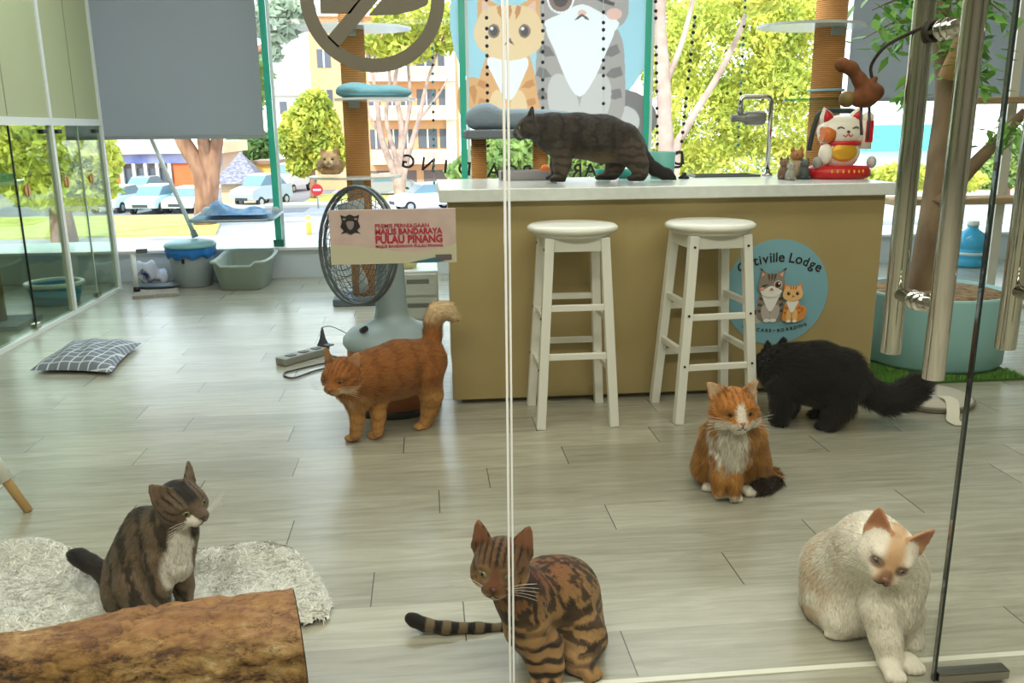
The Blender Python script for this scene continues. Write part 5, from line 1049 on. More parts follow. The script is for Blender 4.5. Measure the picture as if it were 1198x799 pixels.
def coat(s, P, tg):
    n = noise3(P, 40, 1); n2 = noise3(P, 300, 3); H = s.hl(P); z = P[:, 2]
    back = sst(.13, .27, z)
    col = mixc(C((154, 118, 76)).repeat(len(P), 0), C((116, 52, 34)), back)
    col = mixc(col, C((196, 160, 112)), sst(.11, .03, z)*.5); col = col*(.85+.3*n2[:, None])
    u = P[:, 0]*1.0+P[:, 1]*.9; w = P[:, 2]
    Q = np.stack([P[:, 0]*1.0+.35*w, P[:, 1]*1.0, w*.33], 1)+.004*noise3(P, 60, 2)[:, None]; sp = noise3(Q, 105, 5)*.62+noise3(Q, 190, 8)*.38
    lowst = noise3(np.stack([P[:, 0]*.45, P[:, 1]*.45, w*1.2], 1)+.006*noise3(P, 50, 2)[:, None], 78, 9)
    m = np.where(z > .14, sst(.42, .50, sp), sst(.43, .51, lowst))
    col = mixc(col, C((30, 20, 16)), m*(.78+.2*n))
    leg = np.isin(tg, ('leg', 'paw')); lc = mixc(C((160, 122, 78)).repeat(len(P), 0), C((30, 20, 16)), sst(.1, .6, np.sin(w*210+n*2.5)))
    lw_ = s.w(P, ('leg', 'paw'), .012); col = col*(1-lw_[:, None])+lc*lw_[:, None]
    t = (P-tl)@(tp-tl)/((tp-tl)@(tp-tl)); tcol = mixc(C((112, 96, 72)).repeat(len(P), 0), C((18, 15, 14)), np.maximum(sst(-.15, .35, np.sin(t*37+.6)), sst(.82, .88, t)))
    col = np.where((tg == 'tail')[:, None], tcol, col)
    hd = np.isin(tg, ('head', 'muzzle', 'ear'))
    hc = mixc(C((120, 84, 52)).repeat(len(P), 0), C((84, 60, 40)), n2); hc = head_marks(H, hc, C((26, 19, 16)), n)
    hc = mixc(hc, C((206, 184, 152)), sst(-.016, -.026, H[:, 2])*sst(.03, .05, H[:, 0])*.85); ck_ = sst(.022, .032, np.abs(H[:, 1]))*sst(.004, -.01, H[:, 2]); hc = mixc(hc, C((170, 128, 84)), ck_*.6*(noise3(P, 120, 4) > .4)); hc = mixc(hc, C((190, 160, 120)), sst(.0175, .0135, np.minimum(np.linalg.norm((H-np.array([.043, .0205, .006]))*np.array([1, .8, 1]), axis=1), np.linalg.norm((H-np.array([.043, -.0205, .006]))*np.array([1, .8, 1]), axis=1)))*.22)
    hc = mixc(hc, C((104, 60, 38)), sst(.013, .005, np.abs(H[:, 1]))*sst(.042, .052, H[:, 0])*sst(-.016, -.010, H[:, 2])*.75)
    hc = mixc(hc, C((150, 98, 70)), s.inner(P)*.85)
    return np.where(hd[:, None], hc, col)
c.make(coat, FLR(720, 800), 30000, .0095, .0009, .0038, .22, floor=.001)

# cream and white cat
J, FLR, CH = grid_J(920, 580, 3.647)
c = Cat('cream white cat with ginger ears sitting with one paw at the door edge'); b = c.b
CH(b, [(420, 250, 1.64, 120), (360, 230, 1.72, 140), (255, 330, 1.80, 172), (200, 450, 1.82, 138)], .045)
CH(b, [(470, 330, 1.665, 128), (455, 470, 1.645, 112)], .035, 'chest', 1.2)
CH(b, [(190, 470, 1.76, 112), (225, 540, 1.70, 72)], .03, 'haunch')
CH(b, [(300, 480, 1.72, 110)], .03)
CH(b, [(395, 490, 1.61, 82), (425, 610, 1.585, 60), (445, 700, 1.57, 48), (450, 745, 1.562, 44)], .02, 'leg', .6)
CH(b, [(520, 500, 1.66, 72), (528, 620, 1.645, 46), (527, 740, 1.635, 40)], .02, 'leg', .6)
paw(b, FLR(446, 768), R_(-98), 1.25); paw(b, FLR(525, 735), R_(-90), 1.2); paw(b, FLR(205, 590), R_(-120), 1.2)
c.head(J(436, 232, 1.60), R_(-118), R_(18), R_(-20), 1.20, ear_out=.5, eye=(120, 105, 90), nose=(150, 105, 95), eye_open=.62, fl=.5, ear_h=1.0)
def coat(s, P, tg):
    n = noise3(P, 30, 1); n2 = noise3(P, 220, 3); H = s.hl(P)
    col = mixc(C((244, 236, 220)).repeat(len(P), 0), C((222, 192, 152)), sst(.30, .72, n)*.6*sst(1.66, 1.76, P[:, 1]))
    col = col*(.93+.1*n2[:, None])
    hd = np.isin(tg, ('head', 'muzzle', 'ear'))
    hc = C((238, 228, 212)).repeat(len(P), 0)
    hc = mixc(hc, C((192, 138, 86)), sst(.028, .004, np.abs(H[:, 1])+.012*(n-.5))*sst(.008, .045, H[:, 0])*sst(-.034, -.024, H[:, 2])*.85)
    hc = mixc(hc, C((205, 160, 112)), sst(.016, .034, H[:, 2])*sst(.022, .008, np.abs(H[:, 1]))*.8)
    hc = mixc(hc, C((120, 82, 58)), sst(.018, .006, np.abs(H[:, 1]))*sst(.05, .06, H[:, 0])*(H[:, 2] < .006)*(H[:, 2] > -.028)*.8)
    hc = mixc(mixc(hc, C((196, 136, 90)), (tg == 'ear')*.85), C((170, 104, 72)), s.inner(P)*.8)
    e = np.minimum(np.linalg.norm((H-np.array([.043, .0205, .004]))/np.array([1, 1.3, 1]), axis=1), np.linalg.norm((H-np.array([.043, -.0205, .004]))/np.array([1, 1.3, 1]), axis=1))
    hc = mixc(hc, C((120, 84, 60)), sst(.014, .009, e)*.8)
    return np.where(hd[:, None], hc, col)
c.make(coat, FLR(350, 640), 30000, .016, .0010, .0042, .3, floor=.001)

# ginger and white long-haired cat facing the viewer
J, FLR, CH = grid_J(780, 440, 4.993)
c = Cat('fluffy ginger cat with white bib and white paws sitting in front of the right stool'); b = c.b
CH(b, [(390, 230, 2.47, 100), (388, 330, 2.47, 118), (384, 440, 2.47, 108)], .03, 'bib', 1.5)
CH(b, [(300, 350, 2.54, 92), (262, 520, 2.58, 106)], .03, 'body', 1.3)
CH(b, [(475, 350, 2.54, 88), (500, 520, 2.58, 92)], .03, 'body', 1.3)
CH(b, [(385, 360, 2.60, 150), (380, 520, 2.64, 190)], .04, 'body', 1.3)
CH(b, [(312, 470, 2.455, 58), (303, 600, 2.44, 41), (303, 672, 2.435, 36)], .016, 'leg', .6)
CH(b, [(402, 470, 2.45, 58), (398, 600, 2.43, 43), (394, 690, 2.425, 37)], .016, 'leg', .6)
paw(b, FLR(304, 704), R_(-92), 1.1); paw(b, FLR(392, 722), R_(-90), 1.15); paw(b, FLR(240, 662), R_(-115), 1.0); paw(b, FLR(462, 690), R_(-70), 1.0)
CH(b, [(545, 610, 2.62, 50), (605, 600, 2.60, 44), (615, 640, 2.55, 44), (560, 665, 2.50, 44), (515, 675, 2.49, 36)], .02, 'tail', 1.5)
c.head(J(391, 190, 2.42), R_(-91), R_(4), R_(0), 1.36, ear_out=.85, ear_back=.0, eye=(110, 85, 50), nose=(190, 120, 100), fl=.8, ear_h=.92, long_cheek=1.12, eye_sz=1.1)
def coat(s, P, tg):
    n = noise3(P, 45, 1); n2 = noise3(P, 240, 3); H = s.hl(P)
    col = mixc(C((204, 146, 74)).repeat(len(P), 0), C((160, 104, 48)), sst(.35, .75, np.sin(P[:, 2]*75+P[:, 0]*30+n*4)*.5+.5)*.6); col = col*(.88+.2*n2[:, None])
    W = C((240, 232, 216)); px = P[:, 0]-.93
    bib = sst(.052, .036, np.abs(P[:, 0]-J(390, 380, 2.4)[0])+.035*(n-.5)+.02*(noise3(P, 110, 6)-.5))*sst(.10, .135, P[:, 2]+.05*(n-.5)-.25*np.abs(P[:, 0]-J(390, 380, 2.4)[0]))*sst(2.50, 2.46, P[:, 1])
    hd = np.isin(tg, ('head', 'muzzle', 'ear'))
    col = mixc(col, W, np.maximum(bib, np.maximum((tg == 'paw')*1., sst(.036, .026, P[:, 2])*(tg == 'leg'))))
    col = mixc(col, C((44, 24, 14)), (tg == 'tail')*sst(2.60, 2.54, P[:, 1]))
    hc = mixc(C((206, 142, 70)).repeat(len(P), 0), C((184, 118, 54)), n2); hc = head_marks(H, hc, C((140, 72, 26)), n, .7)
    w = np.maximum(sst(-.008, -.018, H[:, 2])*sst(-.0, .03, H[:, 0]), sst(.013, .006, np.abs(H[:, 1])*1.0+np.maximum(H[:, 2]-.01, 0)*.25)*sst(.03, .045, H[:, 0])*sst(.03, .018, H[:, 2]))
    hc = mixc(hc, W, w); hc = mixc(hc, C((234, 204, 170)), s.inner(P)*.9)
    return np.where(hd[:, None], hc, col)
c.make(coat, FLR(380, 640), 30000, .026, .0013, .0046, .4, floor=.001)

# ginger cat walking
J, FLR, CH = grid_J(340, 340, 4.205)
c = Cat('ginger cat walking beside the fan with its pale tail raised'); b = c.b
CH(b, [(285, 420, 3.09, 84), (350, 425, 3.13, 100), (420, 410, 3.16, 118), (530, 375, 3.22, 124), (660, 345, 3.28, 108)], .03)
CH(b, [(300, 480, 3.09, 82), (330, 530, 3.10, 66)], .03, 'chest', 1.4)
CH(b, [(430, 450, 3.16, 100), (560, 430, 3.24, 92)], .03, 'body', 1.1)
CH(b, [(322, 555, 3.10, 52), (328, 630, 3.10, 34), (318, 708, 3.10, 28)], .014, 'leg', .5)
CH(b, [(425, 530, 3.15, 58), (432, 615, 3.14, 35), (428, 695, 3.135, 28)], .014, 'leg', .5)
paw(b, FLR(310, 735), R_(-135), 1.15); paw(b, FLR(422, 722), R_(-130), 1.15)
CH(b, [(665, 410, 3.24, 92), (692, 510, 3.24, 56), (682, 570, 3.25, 38), (660, 655, 3.25, 29)], .018, 'leg', .6)
CH(b, [(650, 410, 3.29, 84), (690, 520, 3.31, 50), (690, 580, 3.31, 36), (672, 650, 3.31, 28)], .018, 'leg', .6)
paw(b, FLR(648, 680), R_(-150), 1.15); paw(b, FLR(665, 668), R_(-150), 1.1)
CH(b, [(690, 290, 3.30, 46), (698, 215, 3.31, 42), (702, 150, 3.31, 42), (725, 105, 3.31, 46), (765, 100, 3.30, 42), (800, 128, 3.29, 26)], .016, 'tail', 1.3)
c.head(J(248, 412, 3.06), R_(-117), R_(14), R_(-4), 1.36, ear_out=.6, eye=(130, 110, 60), nose=(150, 80, 60), fl=.6, eye_open=.7)
tz = J(720, 120, 3.3)[2]
def coat(s, P, tg):
    n = noise3(P, 40, 1); n2 = noise3(P, 240, 3); H = s.hl(P)
    col = mixc(C((164, 104, 52)).repeat(len(P), 0), C((208, 154, 90)), sst(.22, .10, P[:, 2])*.75); col = col*(.85+.25*n2[:, None])
    col = mixc(col, C((118, 66, 28)), sst(.3, .8, np.sin((P[:, 0]+.5*P[:, 1])*70+n*4))*.45*sst(.12, .22, P[:, 2]))
    leg = np.isin(tg, ('leg', 'paw')); lc = mixc(C((200, 146, 84)).repeat(len(P), 0), C((146, 86, 40)), sst(.2, .9, np.sin(P[:, 2]*190+n*5))*.5)
    lw_ = s.w(P, ('leg', 'paw'))*sst(.20, .12, P[:, 2]+.04*(n-.5)); col = col*(1-lw_[:, None])+lc*lw_[:, None]
    col = mixc(col, C((232, 206, 164)), (tg == 'tail')*sst(tz-.07, tz+.01, P[:, 2]+.02*(n-.5)))
    col = mixc(col, C((226, 184, 126)), sst(.3, .8, s.w(P, ('chest',))+.5*(n-.5))*.8)
    hd = np.isin(tg, ('head', 'muzzle', 'ear'))
    hc = head_marks(H, mixc(C((172, 110, 56)).repeat(len(P), 0), C((140, 84, 40)), n2), C((110, 54, 20)), n, .7)
    hc = mixc(hc, C((226, 186, 130)), sst(-.012, -.024, H[:, 2])*.8); hc = mixc(hc, C((206, 156, 116)), s.inner(P)*.9)
    return np.where(hd[:, None], hc, col)
c.make(coat, FLR(480, 690), 26000, .02, .0012, .0044, .35, floor=.001)

# black long-haired cat
J, FLR, CH = grid_J(850, 380, 3.993)
c = Cat('fluffy black cat walking behind the right stool, tail stretched out'); b = c.b
CH(b, [(204, 185, 3.25, 70), (245, 212, 3.19, 88), (300, 214, 3.15, 98), (400, 212, 3.11, 104), (505, 232, 3.09, 94), (545, 265, 3.08, 74)], .03, 'body', 1.2)
CH(b, [(290, 262, 3.13, 82), (420, 286, 3.10, 78)], .03, 'body', 1.2)
CH(b, [(240, 290, 3.11, 58), (236, 370, 3.11, 40), (225, 430, 3.11, 32)], .016, 'leg', .8)
CH(b, [(250, 290, 3.20, 58), (262, 370, 3.21, 38), (250, 425, 3.22, 30)], .016, 'leg', .8)
CH(b, [(500, 290, 3.05, 84), (512, 380, 3.04, 48), (478, 420, 3.04, 34), (452, 470, 3.035, 29)], .018, 'leg', .9)
CH(b, [(450, 290, 3.16, 76), (470, 370, 3.18, 42), (435, 400, 3.19, 32), (415, 420, 3.19, 27)], .018, 'leg', .9)
for x, y in ((214, 455), (240, 436), (432, 488), (396, 434)): paw(b, FLR(x, y), R_(178), 1.2)
CH(b, [(575, 255, 3.07, 46), (640, 315, 3.06, 44), (725, 350, 3.05, 48), (800, 332, 3.04, 50), (855, 300, 3.03, 42), (880, 288, 3.03, 28)], .016, 'tail', 1.2)
c.wh = False; c.head(J(200, 168, 3.31), R_(118), R_(12), R_(0), 1.2, ear_out=.35, eye=(140, 130, 60), nose=(20, 18, 18), fl=.7)
def coat(s, P, tg):
    n = noise3(P, 30, 1); col = mixc(C((22, 22, 24)).repeat(len(P), 0), C((36, 32, 30)), n)
    col = mixc(col, C((76, 64, 50)), sst(.05, .02, np.linalg.norm(P-J(310, 260, 3.02), axis=1))*.6)
    return mixc(col, C((78, 72, 66)), (tg == 'tail')*sst(J(830, 300, 3.04)[0], J(885, 300, 3.04)[0], P[:, 0])*.8)
c.make(coat, FLR(340, 470), 36000, .050, .0016, .0048, .5, floor=.001).location.x += .022

# dark grey cat on the counter
J, FLR, CH = grid_J(590, 110, 5.209); CZ = .9135; YG = 3.80
c = Cat('dark grey tabby cat walking along the counter top'); b = c.b
CH(b, [(215, 215, YG, 82), (300, 232, YG, 98), (440, 262, YG, 128), (600, 282, YG, 136), (720, 300, YG, 116)], .03)
CH(b, [(270, 280, YG, 78), (330, 320, YG, 80)], .03)
CH(b, [(350, 350, YG-.03, 70), (352, 440, YG-.03, 52), (342, 520, YG-.03, 36)], .02, 'leg', .5)
CH(b, [(340, 350, YG+.06, 66), (330, 440, YG+.06, 48), (318, 515, YG+.06, 34)], .02, 'leg', .5)
CH(b, [(700, 370, YG+.05, 88), (670, 460, YG+.06, 52), (655, 490, YG+.06, 38), (620, 530, YG+.06, 30)], .02, 'leg', .6)
CH(b, [(770, 360, YG-.04, 96), (818, 440, YG-.05, 56), (832, 490, YG-.05, 38), (815, 530, YG-.05, 32)], .02, 'leg', .6)
for x, Yq in ((322, YG-.03), (300, YG+.06), (600, YG+.06), (798, YG-.05)):
    q = J(x, 540, Yq); paw(b, (q[0], q[1], CZ), R_(180), 1.2)
CH(b, [(800, 320, YG, 60), (850, 410, YG, 44), (920, 468, YG, 36), (990, 500, YG, 34), (1022, 525, YG-.01, 26)], .02, 'tail', .8)
c.head(J(160, 212, YG), R_(176), R_(8), R_(0), 1.2, ear_out=.35, eye=(150, 150, 70), nose=(60, 50, 48), fl=.5)
def coat(s, P, tg):
    n = noise3(P, 35, 1); n2 = noise3(P, 240, 3)
    col = mixc(C((84, 78, 72)).repeat(len(P), 0), C((58, 54, 52)), n2)
    col = mixc(col, C((40, 36, 35)), sst(.3, .8, np.sin(P[:, 0]*85+n*5))*.6)
    z = P[:, 2]-CZ; col = mixc(col, C((150, 124, 92)), sst(.15, .08, z)*sst(.05, .09, z)*(tg == 'body')*.7)
    col = mixc(col, C((70, 52, 40)), sst(.55, .8, n)*.3)
    leg = np.isin(tg, ('leg', 'paw')); lc = mixc(C((92, 80, 68)).repeat(len(P), 0), C((42, 36, 34)), np.maximum(sst(.1, .9, np.sin(z*170+n*4))*.7, sst(.03, .015, z))); lw_ = s.w(P, ('leg', 'paw')); col = col*(1-lw_[:, None])+lc*lw_[:, None]
    return mixc(col, C((32, 30, 31)), (tg == 'tail')*.75)
_q = J(560, 540, YG); c.make(coat, (_q[0], _q[1], CZ), 24000, .014, .0012, .0046, .3, floor=CZ+.001).location.z += .006

# small cat lying on the cat-tree platform
J, FLR, CH = grid_J(360, 90, 5.327)
c = Cat('small pale ginger cat lying on the glass platform of the cat tree'); b = c.b
CH(b, [(130, 560, 5.80, 44), (200, 560, 5.84, 48)], .03)
CH(b, [(120, 595, 5.72, 18), (195, 596, 5.72, 18)], .02, 'paw', .4)
c.head(J(162, 520, 5.70), R_(-92), R_(4), 0, 1.06, ear_out=.5, eye=(110, 80, 50), nose=(180, 120, 100), fl=.7)
def coat(s, P, tg):
    n = noise3(P, 50, 1); H = s.hl(P)
    col = mixc(C((236, 200, 156)).repeat(len(P), 0), C((206, 160, 112)), n)
    return mixc(col, C((246, 226, 196)), (tg == 'muzzle')*.7)
_q = J(160, 600, 5.75); c.make(coat, (_q[0], _q[1], .853), 8000, .018, .0018, .005, .35).location += Vector((-.02, -.05, .009))
# ------------------------------------------------------------------ outside, one storey below
GZ = -3.6
def og(px, py): return on(px, py, GZ)
struct(MB().box((-120, 8.6, GZ-.3), (140, 190, GZ)).build('ground_outside', mat('asphalt', (176, 170, 178), .9, col2=(160, 154, 162), scale=.6)))
struct(MB().box((-40, 52.5, GZ), (-7.2, 190, GZ+.015)).build('road_outside', mat('tarmac', (128, 122, 126), .9, col2=(142, 136, 138), scale=.5)))
LAWN = mat('lawn', (176, 178, 84), .95, col2=(206, 196, 104), scale=1.2)
lw = MB(); lw.prism([(-40, 41.5), (-9.8, 41.5), (-10.6, 46), (-13.5, 51.5), (-40, 52.5)], (0, 0, .08), (0, 0, GZ), (1, 0, 0), (0, 1, 0)); tag(lw.build('lawn', LAWN), kind='structure')
lw = MB(); lw.prism([(-8, 58), (60, 58), (60, 66), (-8, 66)], (0, 0, .1), (0, 0, GZ), (1, 0, 0), (0, 1, 0)); tag(lw.build('lawn', LAWN), kind='structure')
struct(MB().box((-13, 55.5, GZ), (60, 57.8, GZ+.18)).build('kerb_outside', mat('kerb', (206, 198, 186), .9)))
GLS = mat('dark_window', (92, 96, 108), .15); 
# cars
def make_car(lab, col, loc, rz, h=1.0):
    pm = mat('paint_%d_%d_%d' % tuple(col), col, .2); o = thing('car', lab, 'car', (0, 0, 0)); T = MB()
    prof = [(-2.15, .35), (-2.2, .62), (-2.1, .80), (-1.15, .95), (-.75, .97), (1.35, .97), (2.0, .95), (2.15, .75), (2.15, .35)]
    MB().prism([(a, b*h) for a, b in prof], (0, 1.72, 0), (0, -.86, 0), (1, 0, 0), (0, 0, 1)).build('body', pm, o, .06)
    cab = [(-1.15, .95*h), (-.45, 1.42*h), (.95, 1.46*h), (1.75, .96*h)]
    MB().prism(cab, (0, 1.42, 0), (0, -.71, 0), (1, 0, 0), (0, 0, 1)).build('cabin_glass', mat('car_glass', (110, 136, 150), .1), o, .03)
    MB().prism([(-.48, 1.40*h), (.97, 1.44*h), (.95, 1.50*h), (-.40, 1.47*h)], (0, 1.40, 0), (0, -.70, 0), (1, 0, 0), (0, 0, 1)).build('roof', pm, o, .03)
    for x in (-1.35, 1.35):
        for y in (-.80, .80): w_ = MB().cyl((x, y-.1, .33), (x, y+.1, .33), .33, n=20).build('wheel', mat('tyre', (40, 40, 42), .8), o); MB().cyl((x, y-.105, .33), (x, y+.105, .33), .19, n=16).build('hub', mat('hub', (180, 182, 186), .3, .7), w_)
    for y in (-.62, .62): MB().ell((-2.13, y, .70*h), (.07, .2, .09), 12).build('headlight', mat('headlight', (240, 240, 236), .15), o)
    MB().box((-2.215, -.45, .45), (-2.19, .45, .62)).build('grille', mat('grille_dark', (60, 62, 66), .4), o)
    o.location = loc; o.rotation_euler = (0, 0, rz); return o
for lab, c, p, rz, h in (('white car parked outside at the left end of the row, nearest the cubicle', (236, 240, 240), og(140, 247), 82, 1.05), ('pale blue car with big windscreen parked between two white cars outside', (196, 226, 232), og(184, 248), 82, 1.1), ('white car parked outside beside the split tree trunk', (232, 238, 240), og(224, 247), 82, 1.0), ('grey car parked behind the row of cars in front of the orange shop', (150, 150, 156), og(170, 230), 80, 1.0), ('silver grey car beside the hut with the tiled roof', (178, 186, 196), og(308, 240), 64, 1.35), ('white van on the road right of the teal glass joint', (228, 230, 228), og(342, 224), 70, 1.5), ('small white car far up the road beside the green bush', (232, 232, 232), og(360, 212), 80, 1.0), ('white car with pale windows outside just left of the counter', (236, 240, 244), og(500, 246), 20, 1.1), ('grey car in front of the pink building behind the cat tree pole', (160, 158, 164), og(452, 229), 8, 1.1), ('dark blue car outside between the door handles', (70, 84, 120), og(1058, 196), 10, 1.1)):
    make_car(lab, c, p, R_(rz), h)
# orange shop
D = 76.; a, b = at(112, 222, D), at(262, 222, D); zt, zm = at(190, 166, D).z, at(190, 178, D).z
o = thing('shop_building', 'orange shop with cream roof edge and blue sign band behind the parked cars', 'building', ((a.x+b.x)/2, D, GZ)); OG = mat('shop_orange', (236, 116, 66), .8); CRM = mat('shop_cream', (246, 222, 186), .8)
MB().box((a.x, D+.5, GZ), (b.x, D+9, zm)).build('wall', mat('shop_wall', (214, 196, 180), .8), o)
MB().box((a.x-.5, D-1.2, zm-.1), (b.x+.5, D+9, zt)).build('roof_edge', CRM, o)
zs = zm-.9
MB().box((a.x, D-.4, zs), (b.x, D+.4, zm-.12)).build('sign_band', mat('sign_band', (186, 190, 226), .6, col2=(120, 130, 196), scale=.6), o)
for u0, u1 in ((0, .22), (.62, .85)): MB().box((a.x+(b.x-a.x)*u0, D-.2, GZ), (a.x+(b.x-a.x)*u1, D+.45, zs)).build('orange_panel', OG, o)
for u in (.24, .33, .42, .52): q = MB().box((a.x+(b.x-a.x)*u, D-.1, GZ), (a.x+(b.x-a.x)*(u+.075), D+.48, zs-.4)).build('shop_window', GLS, o)
for u in (.23, .325, .415, .505, .6): MB().box((a.x+(b.x-a.x)*u-.12, D-.5, GZ), (a.x+(b.x-a.x)*u+.12, D-.15, zs)).build('pillar', WHT, o)
# hut with tiled pyramid roof
D = 60.; a, b = at(257, 236, D), at(305, 236, D); ze, zp = at(280, 213, D).z, at(277, 178, D).z; cx, w_ = (a.x+b.x)/2, (b.x-a.x)/2; TIL = mat('roof_tile', (112, 106, 122), .7, col2=(150, 144, 160), scale=5, detail=2, contrast=(.4, .6), stretch=(1, 1, 2.2))
o = thing('hut', 'cream hut with grey tiled pyramid roof beside the split tree trunk', 'hut', (cx, D+w_, GZ)); MB().box((cx-w_*.9, D+.2, GZ), (cx+w_*.9, D+2*w_, ze)).build('wall', mat('hut_cream', (240, 206, 160), .8), o)
MB().box((cx+.05*w_, D+.1, GZ+.3), (cx+.75*w_, D+.22, ze-.5)).build('opening', mat('dark_open', (70, 64, 62), .8), o)
e = w_*1.22; MB().add([(cx-e, D-.4, ze-.1), (cx+e, D-.4, ze-.1), (cx+e, D+2*w_+.4, ze-.1), (cx-e, D+2*w_+.4, ze-.1), (cx, D+w_, zp)], [(0, 1, 4), (1, 2, 4), (2, 3, 4), (3, 0, 4), (3, 2, 1, 0)]).build('roof', TIL, o)
# pink apartment block
D = 72.; PKW = mat('facade_peach', (228, 176, 132), .85, col2=(220, 164, 120), scale=.3); PKD = mat('facade_band', (244, 218, 190), .85)
x0, x1 = at(367, 150, D).x, at(538, 150, D).x; zl = [at(450, y, D).z for y in (229, 188, 137, 92, 44)]
o = thing('apartment_building', 'peach apartment building with rows of dark windows and white balconies', 'building', ((x0+x1)/2, D, GZ)); MB().box((x0, D, GZ), (x1, D+12, zl[4]+1.5)).build('wall', PKW, o); MB().box((x0-.6, D-.8, zl[4]+1.5), (x1+.6, D+12.5, zl[4]+2.1)).build('roof', PKD, o)
for fl in range(1, 4):
    zb, ztp = zl[fl], zl[fl+1]; hh = ztp-zb
    MB().box((x0+4.5, D-1.3, zb-.25), (x1-.3, D-.01, zb)).build('balcony_floor', PKD, o)
    m = MB(); m.box((x0+4.5, D-1.3, zb+.75), (x1-.3, D-1.2, zb+.85))
    for i in range(34): x = x0+4.6+(x1-x0-5.1)*i/33; m.box((x-.06, D-1.28, zb), (x+.06, D-1.22, zb+.75))
    m.build('balustrade', WHT, o)
    for u, wd in ((.05, .09), (.38, .08), (.50, .08), (.60, .07), (.71, .13), (.86, .10)):
        w_ = MB().box((x0+(x1-x0)*u, D-.06, zb+.28*hh), (x0+(x1-x0)*(u+wd), D+.05, zb+.72*hh)).build('window', GLS, o); xm = x0+(x1-x0)*(u+wd/2); MB().box((xm-.06, D-.09, zb+.28*hh), (xm+.06, D-.06, zb+.72*hh)).build('mullion', WHT, w_)
for u, wd in ((.28, .22), (.55, .14), (.74, .2)): MB().box((x0+(x1-x0)*u, D-.06, GZ), (x0+(x1-x0)*(u+wd), D+.05, zl[1]-.8)).build('doorway', mat('dark_open2', (120, 104, 100), .8), o)
MB().box((x1-1.1, D-.35, GZ), (x1-.3, D-.02, zl[4]+1.4)).build('downpipe', mat('pipe_white', (232, 228, 222), .6), o)
# white houses behind the bush
D = 98.; a, b = at(318, 110, D), at(372, 110, D); o = thing('house', 'white house with pale roof seen between blind and sisal pole', 'house', ((a.x+b.x)/2, D, GZ)); MB().box((a.x, D, GZ), (b.x, D+8, at(340, 112, D).z)).build('wall', WHT, o)
ze, zp = at(340, 112, D).z, at(340, 84, D).z; MB().prism([(a.x-.6, ze), (b.x+.6, ze), ((a.x+b.x)/2, zp)], (0, 9, 0), (0, D-.5, 0), (1, 0, 0), (0, 0, 1)).build('roof', mat('roof_pale', (206, 204, 204), .8), o)
for u in (.15, .45, .7): MB().box((a.x+(b.x-a.x)*u, D-.05, ze-1.9), (a.x+(b.x-a.x)*(u+.16), D+.05, ze-.6)).build('window', GLS, o)
# low yellow house by the road and white and turquoise building on the right
D = 84.; a, b = at(300, 215, D), at(322, 215, D); o = thing('yellow_wall_house', 'small yellow house behind the tiled hut', 'house', (a.x, D, GZ)); MB().box((a.x, D, GZ), (b.x, D+5, at(310, 192, D).z)).build('wall', mat('yellow_wall', (240, 200, 110), .8), o); MB().box((a.x-.3, D-.4, at(310, 192, D).z), (b.x+.3, D+5.3, at(310, 188, D).z)).build('roof', mat('roof_brown', (150, 120, 100), .8), o)
D = 70.; a, b = at(1000, 196, D), at(1100, 196, D); o = thing('turquoise_building', 'low turquoise and white building seen between the door handles', 'building', ((a.x+b.x)/2, D, GZ)); zt, zm, zb_ = at(1050, 124, D).z, at(1050, 146, D).z, at(1050, 176, D).z
MB().box((a.x, D, GZ), (b.x, D+9, zt)).build('wall', mat('bright_white', (244, 244, 244), .8), o); MB().box((a.x, D-1.8, zb_), (b.x, D-.01, zm)).build('awning', mat('turquoise', (90, 206, 222), .6), o)
# hedge strip and far treeline ----------------------------------------
def leaf_mat(n, a, b):
    m = mat(n, a, .7, col2=b, scale=.9, contrast=(.38, .62)); nt = m.node_tree; pr = nt.nodes['Principled BSDF']; t = nt.nodes.new('ShaderNodeBsdfTranslucent'); mx = nt.nodes.new('ShaderNodeMixShader'); mx.inputs[0].default_value = .35
    src = pr.inputs['Base Color'].links[0].from_socket; nt.links.new(src, t.inputs['Color']); nt.links.new(pr.outputs[0], mx.inputs[1]); nt.links.new(t.outputs[0], mx.inputs[2]); nt.links.new(mx.outputs[0], nt.nodes['Material Output'].inputs[0]); return m
LY = leaf_mat('leaf_yellow', (216, 212, 96), (168, 180, 74)); LGN = leaf_mat('leaf_mid', (120, 150, 84), (166, 184, 100)); LGR = leaf_mat('leaf_grey', (150, 166, 146), (190, 200, 176)); LDK = leaf_mat('leaf_dark', (84, 116, 62), (124, 150, 80)); BK1 = mat('bark_pink', (186, 160, 146), .9, col2=(150, 124, 112), scale=2.); BK2 = mat('bark_brown', (166, 124, 100), .9, col2=(130, 92, 72), scale=3., stretch=(1, 1, .3))
def crown(parent, blobs, n, size, m_):
    V = []; tot = sum(r[0]*r[2] for c, r in blobs)
    for c, r in blobs:
        k = int(n*r[0]*r[2]/tot); d = RNG.normal(size=(k, 3)); d /= np.linalg.norm(d, axis=1, keepdims=True); rad = RNG.uniform(.35, 1, (k, 1))**.45; P = np.array(c)+d*np.array(r)*rad
        P += .12*np.array(r)*np.stack([noise3(P, 1.1, 1), noise3(P, 1.1, 2), noise3(P, 1.1, 3)], 1)
        u = RNG.normal(size=(k, 3)); u /= np.linalg.norm(u, axis=1, keepdims=True); w = np.cross(u, RNG.normal(size=(k, 3))); w /= np.linalg.norm(w, axis=1, keepdims=True); s = size*RNG.uniform(.6, 1.3, (k, 1))
        V.append(np.stack([P-u*s, P+w*s*.5, P+u*s, P-w*s*.5], 1))
    V = np.concatenate(V).reshape(-1, 3); F = np.arange(len(V)).reshape(-1, 4); o = np_mesh('foliage', V, F, m_, None, parent, False); o['kind'] = 'stuff'; return o
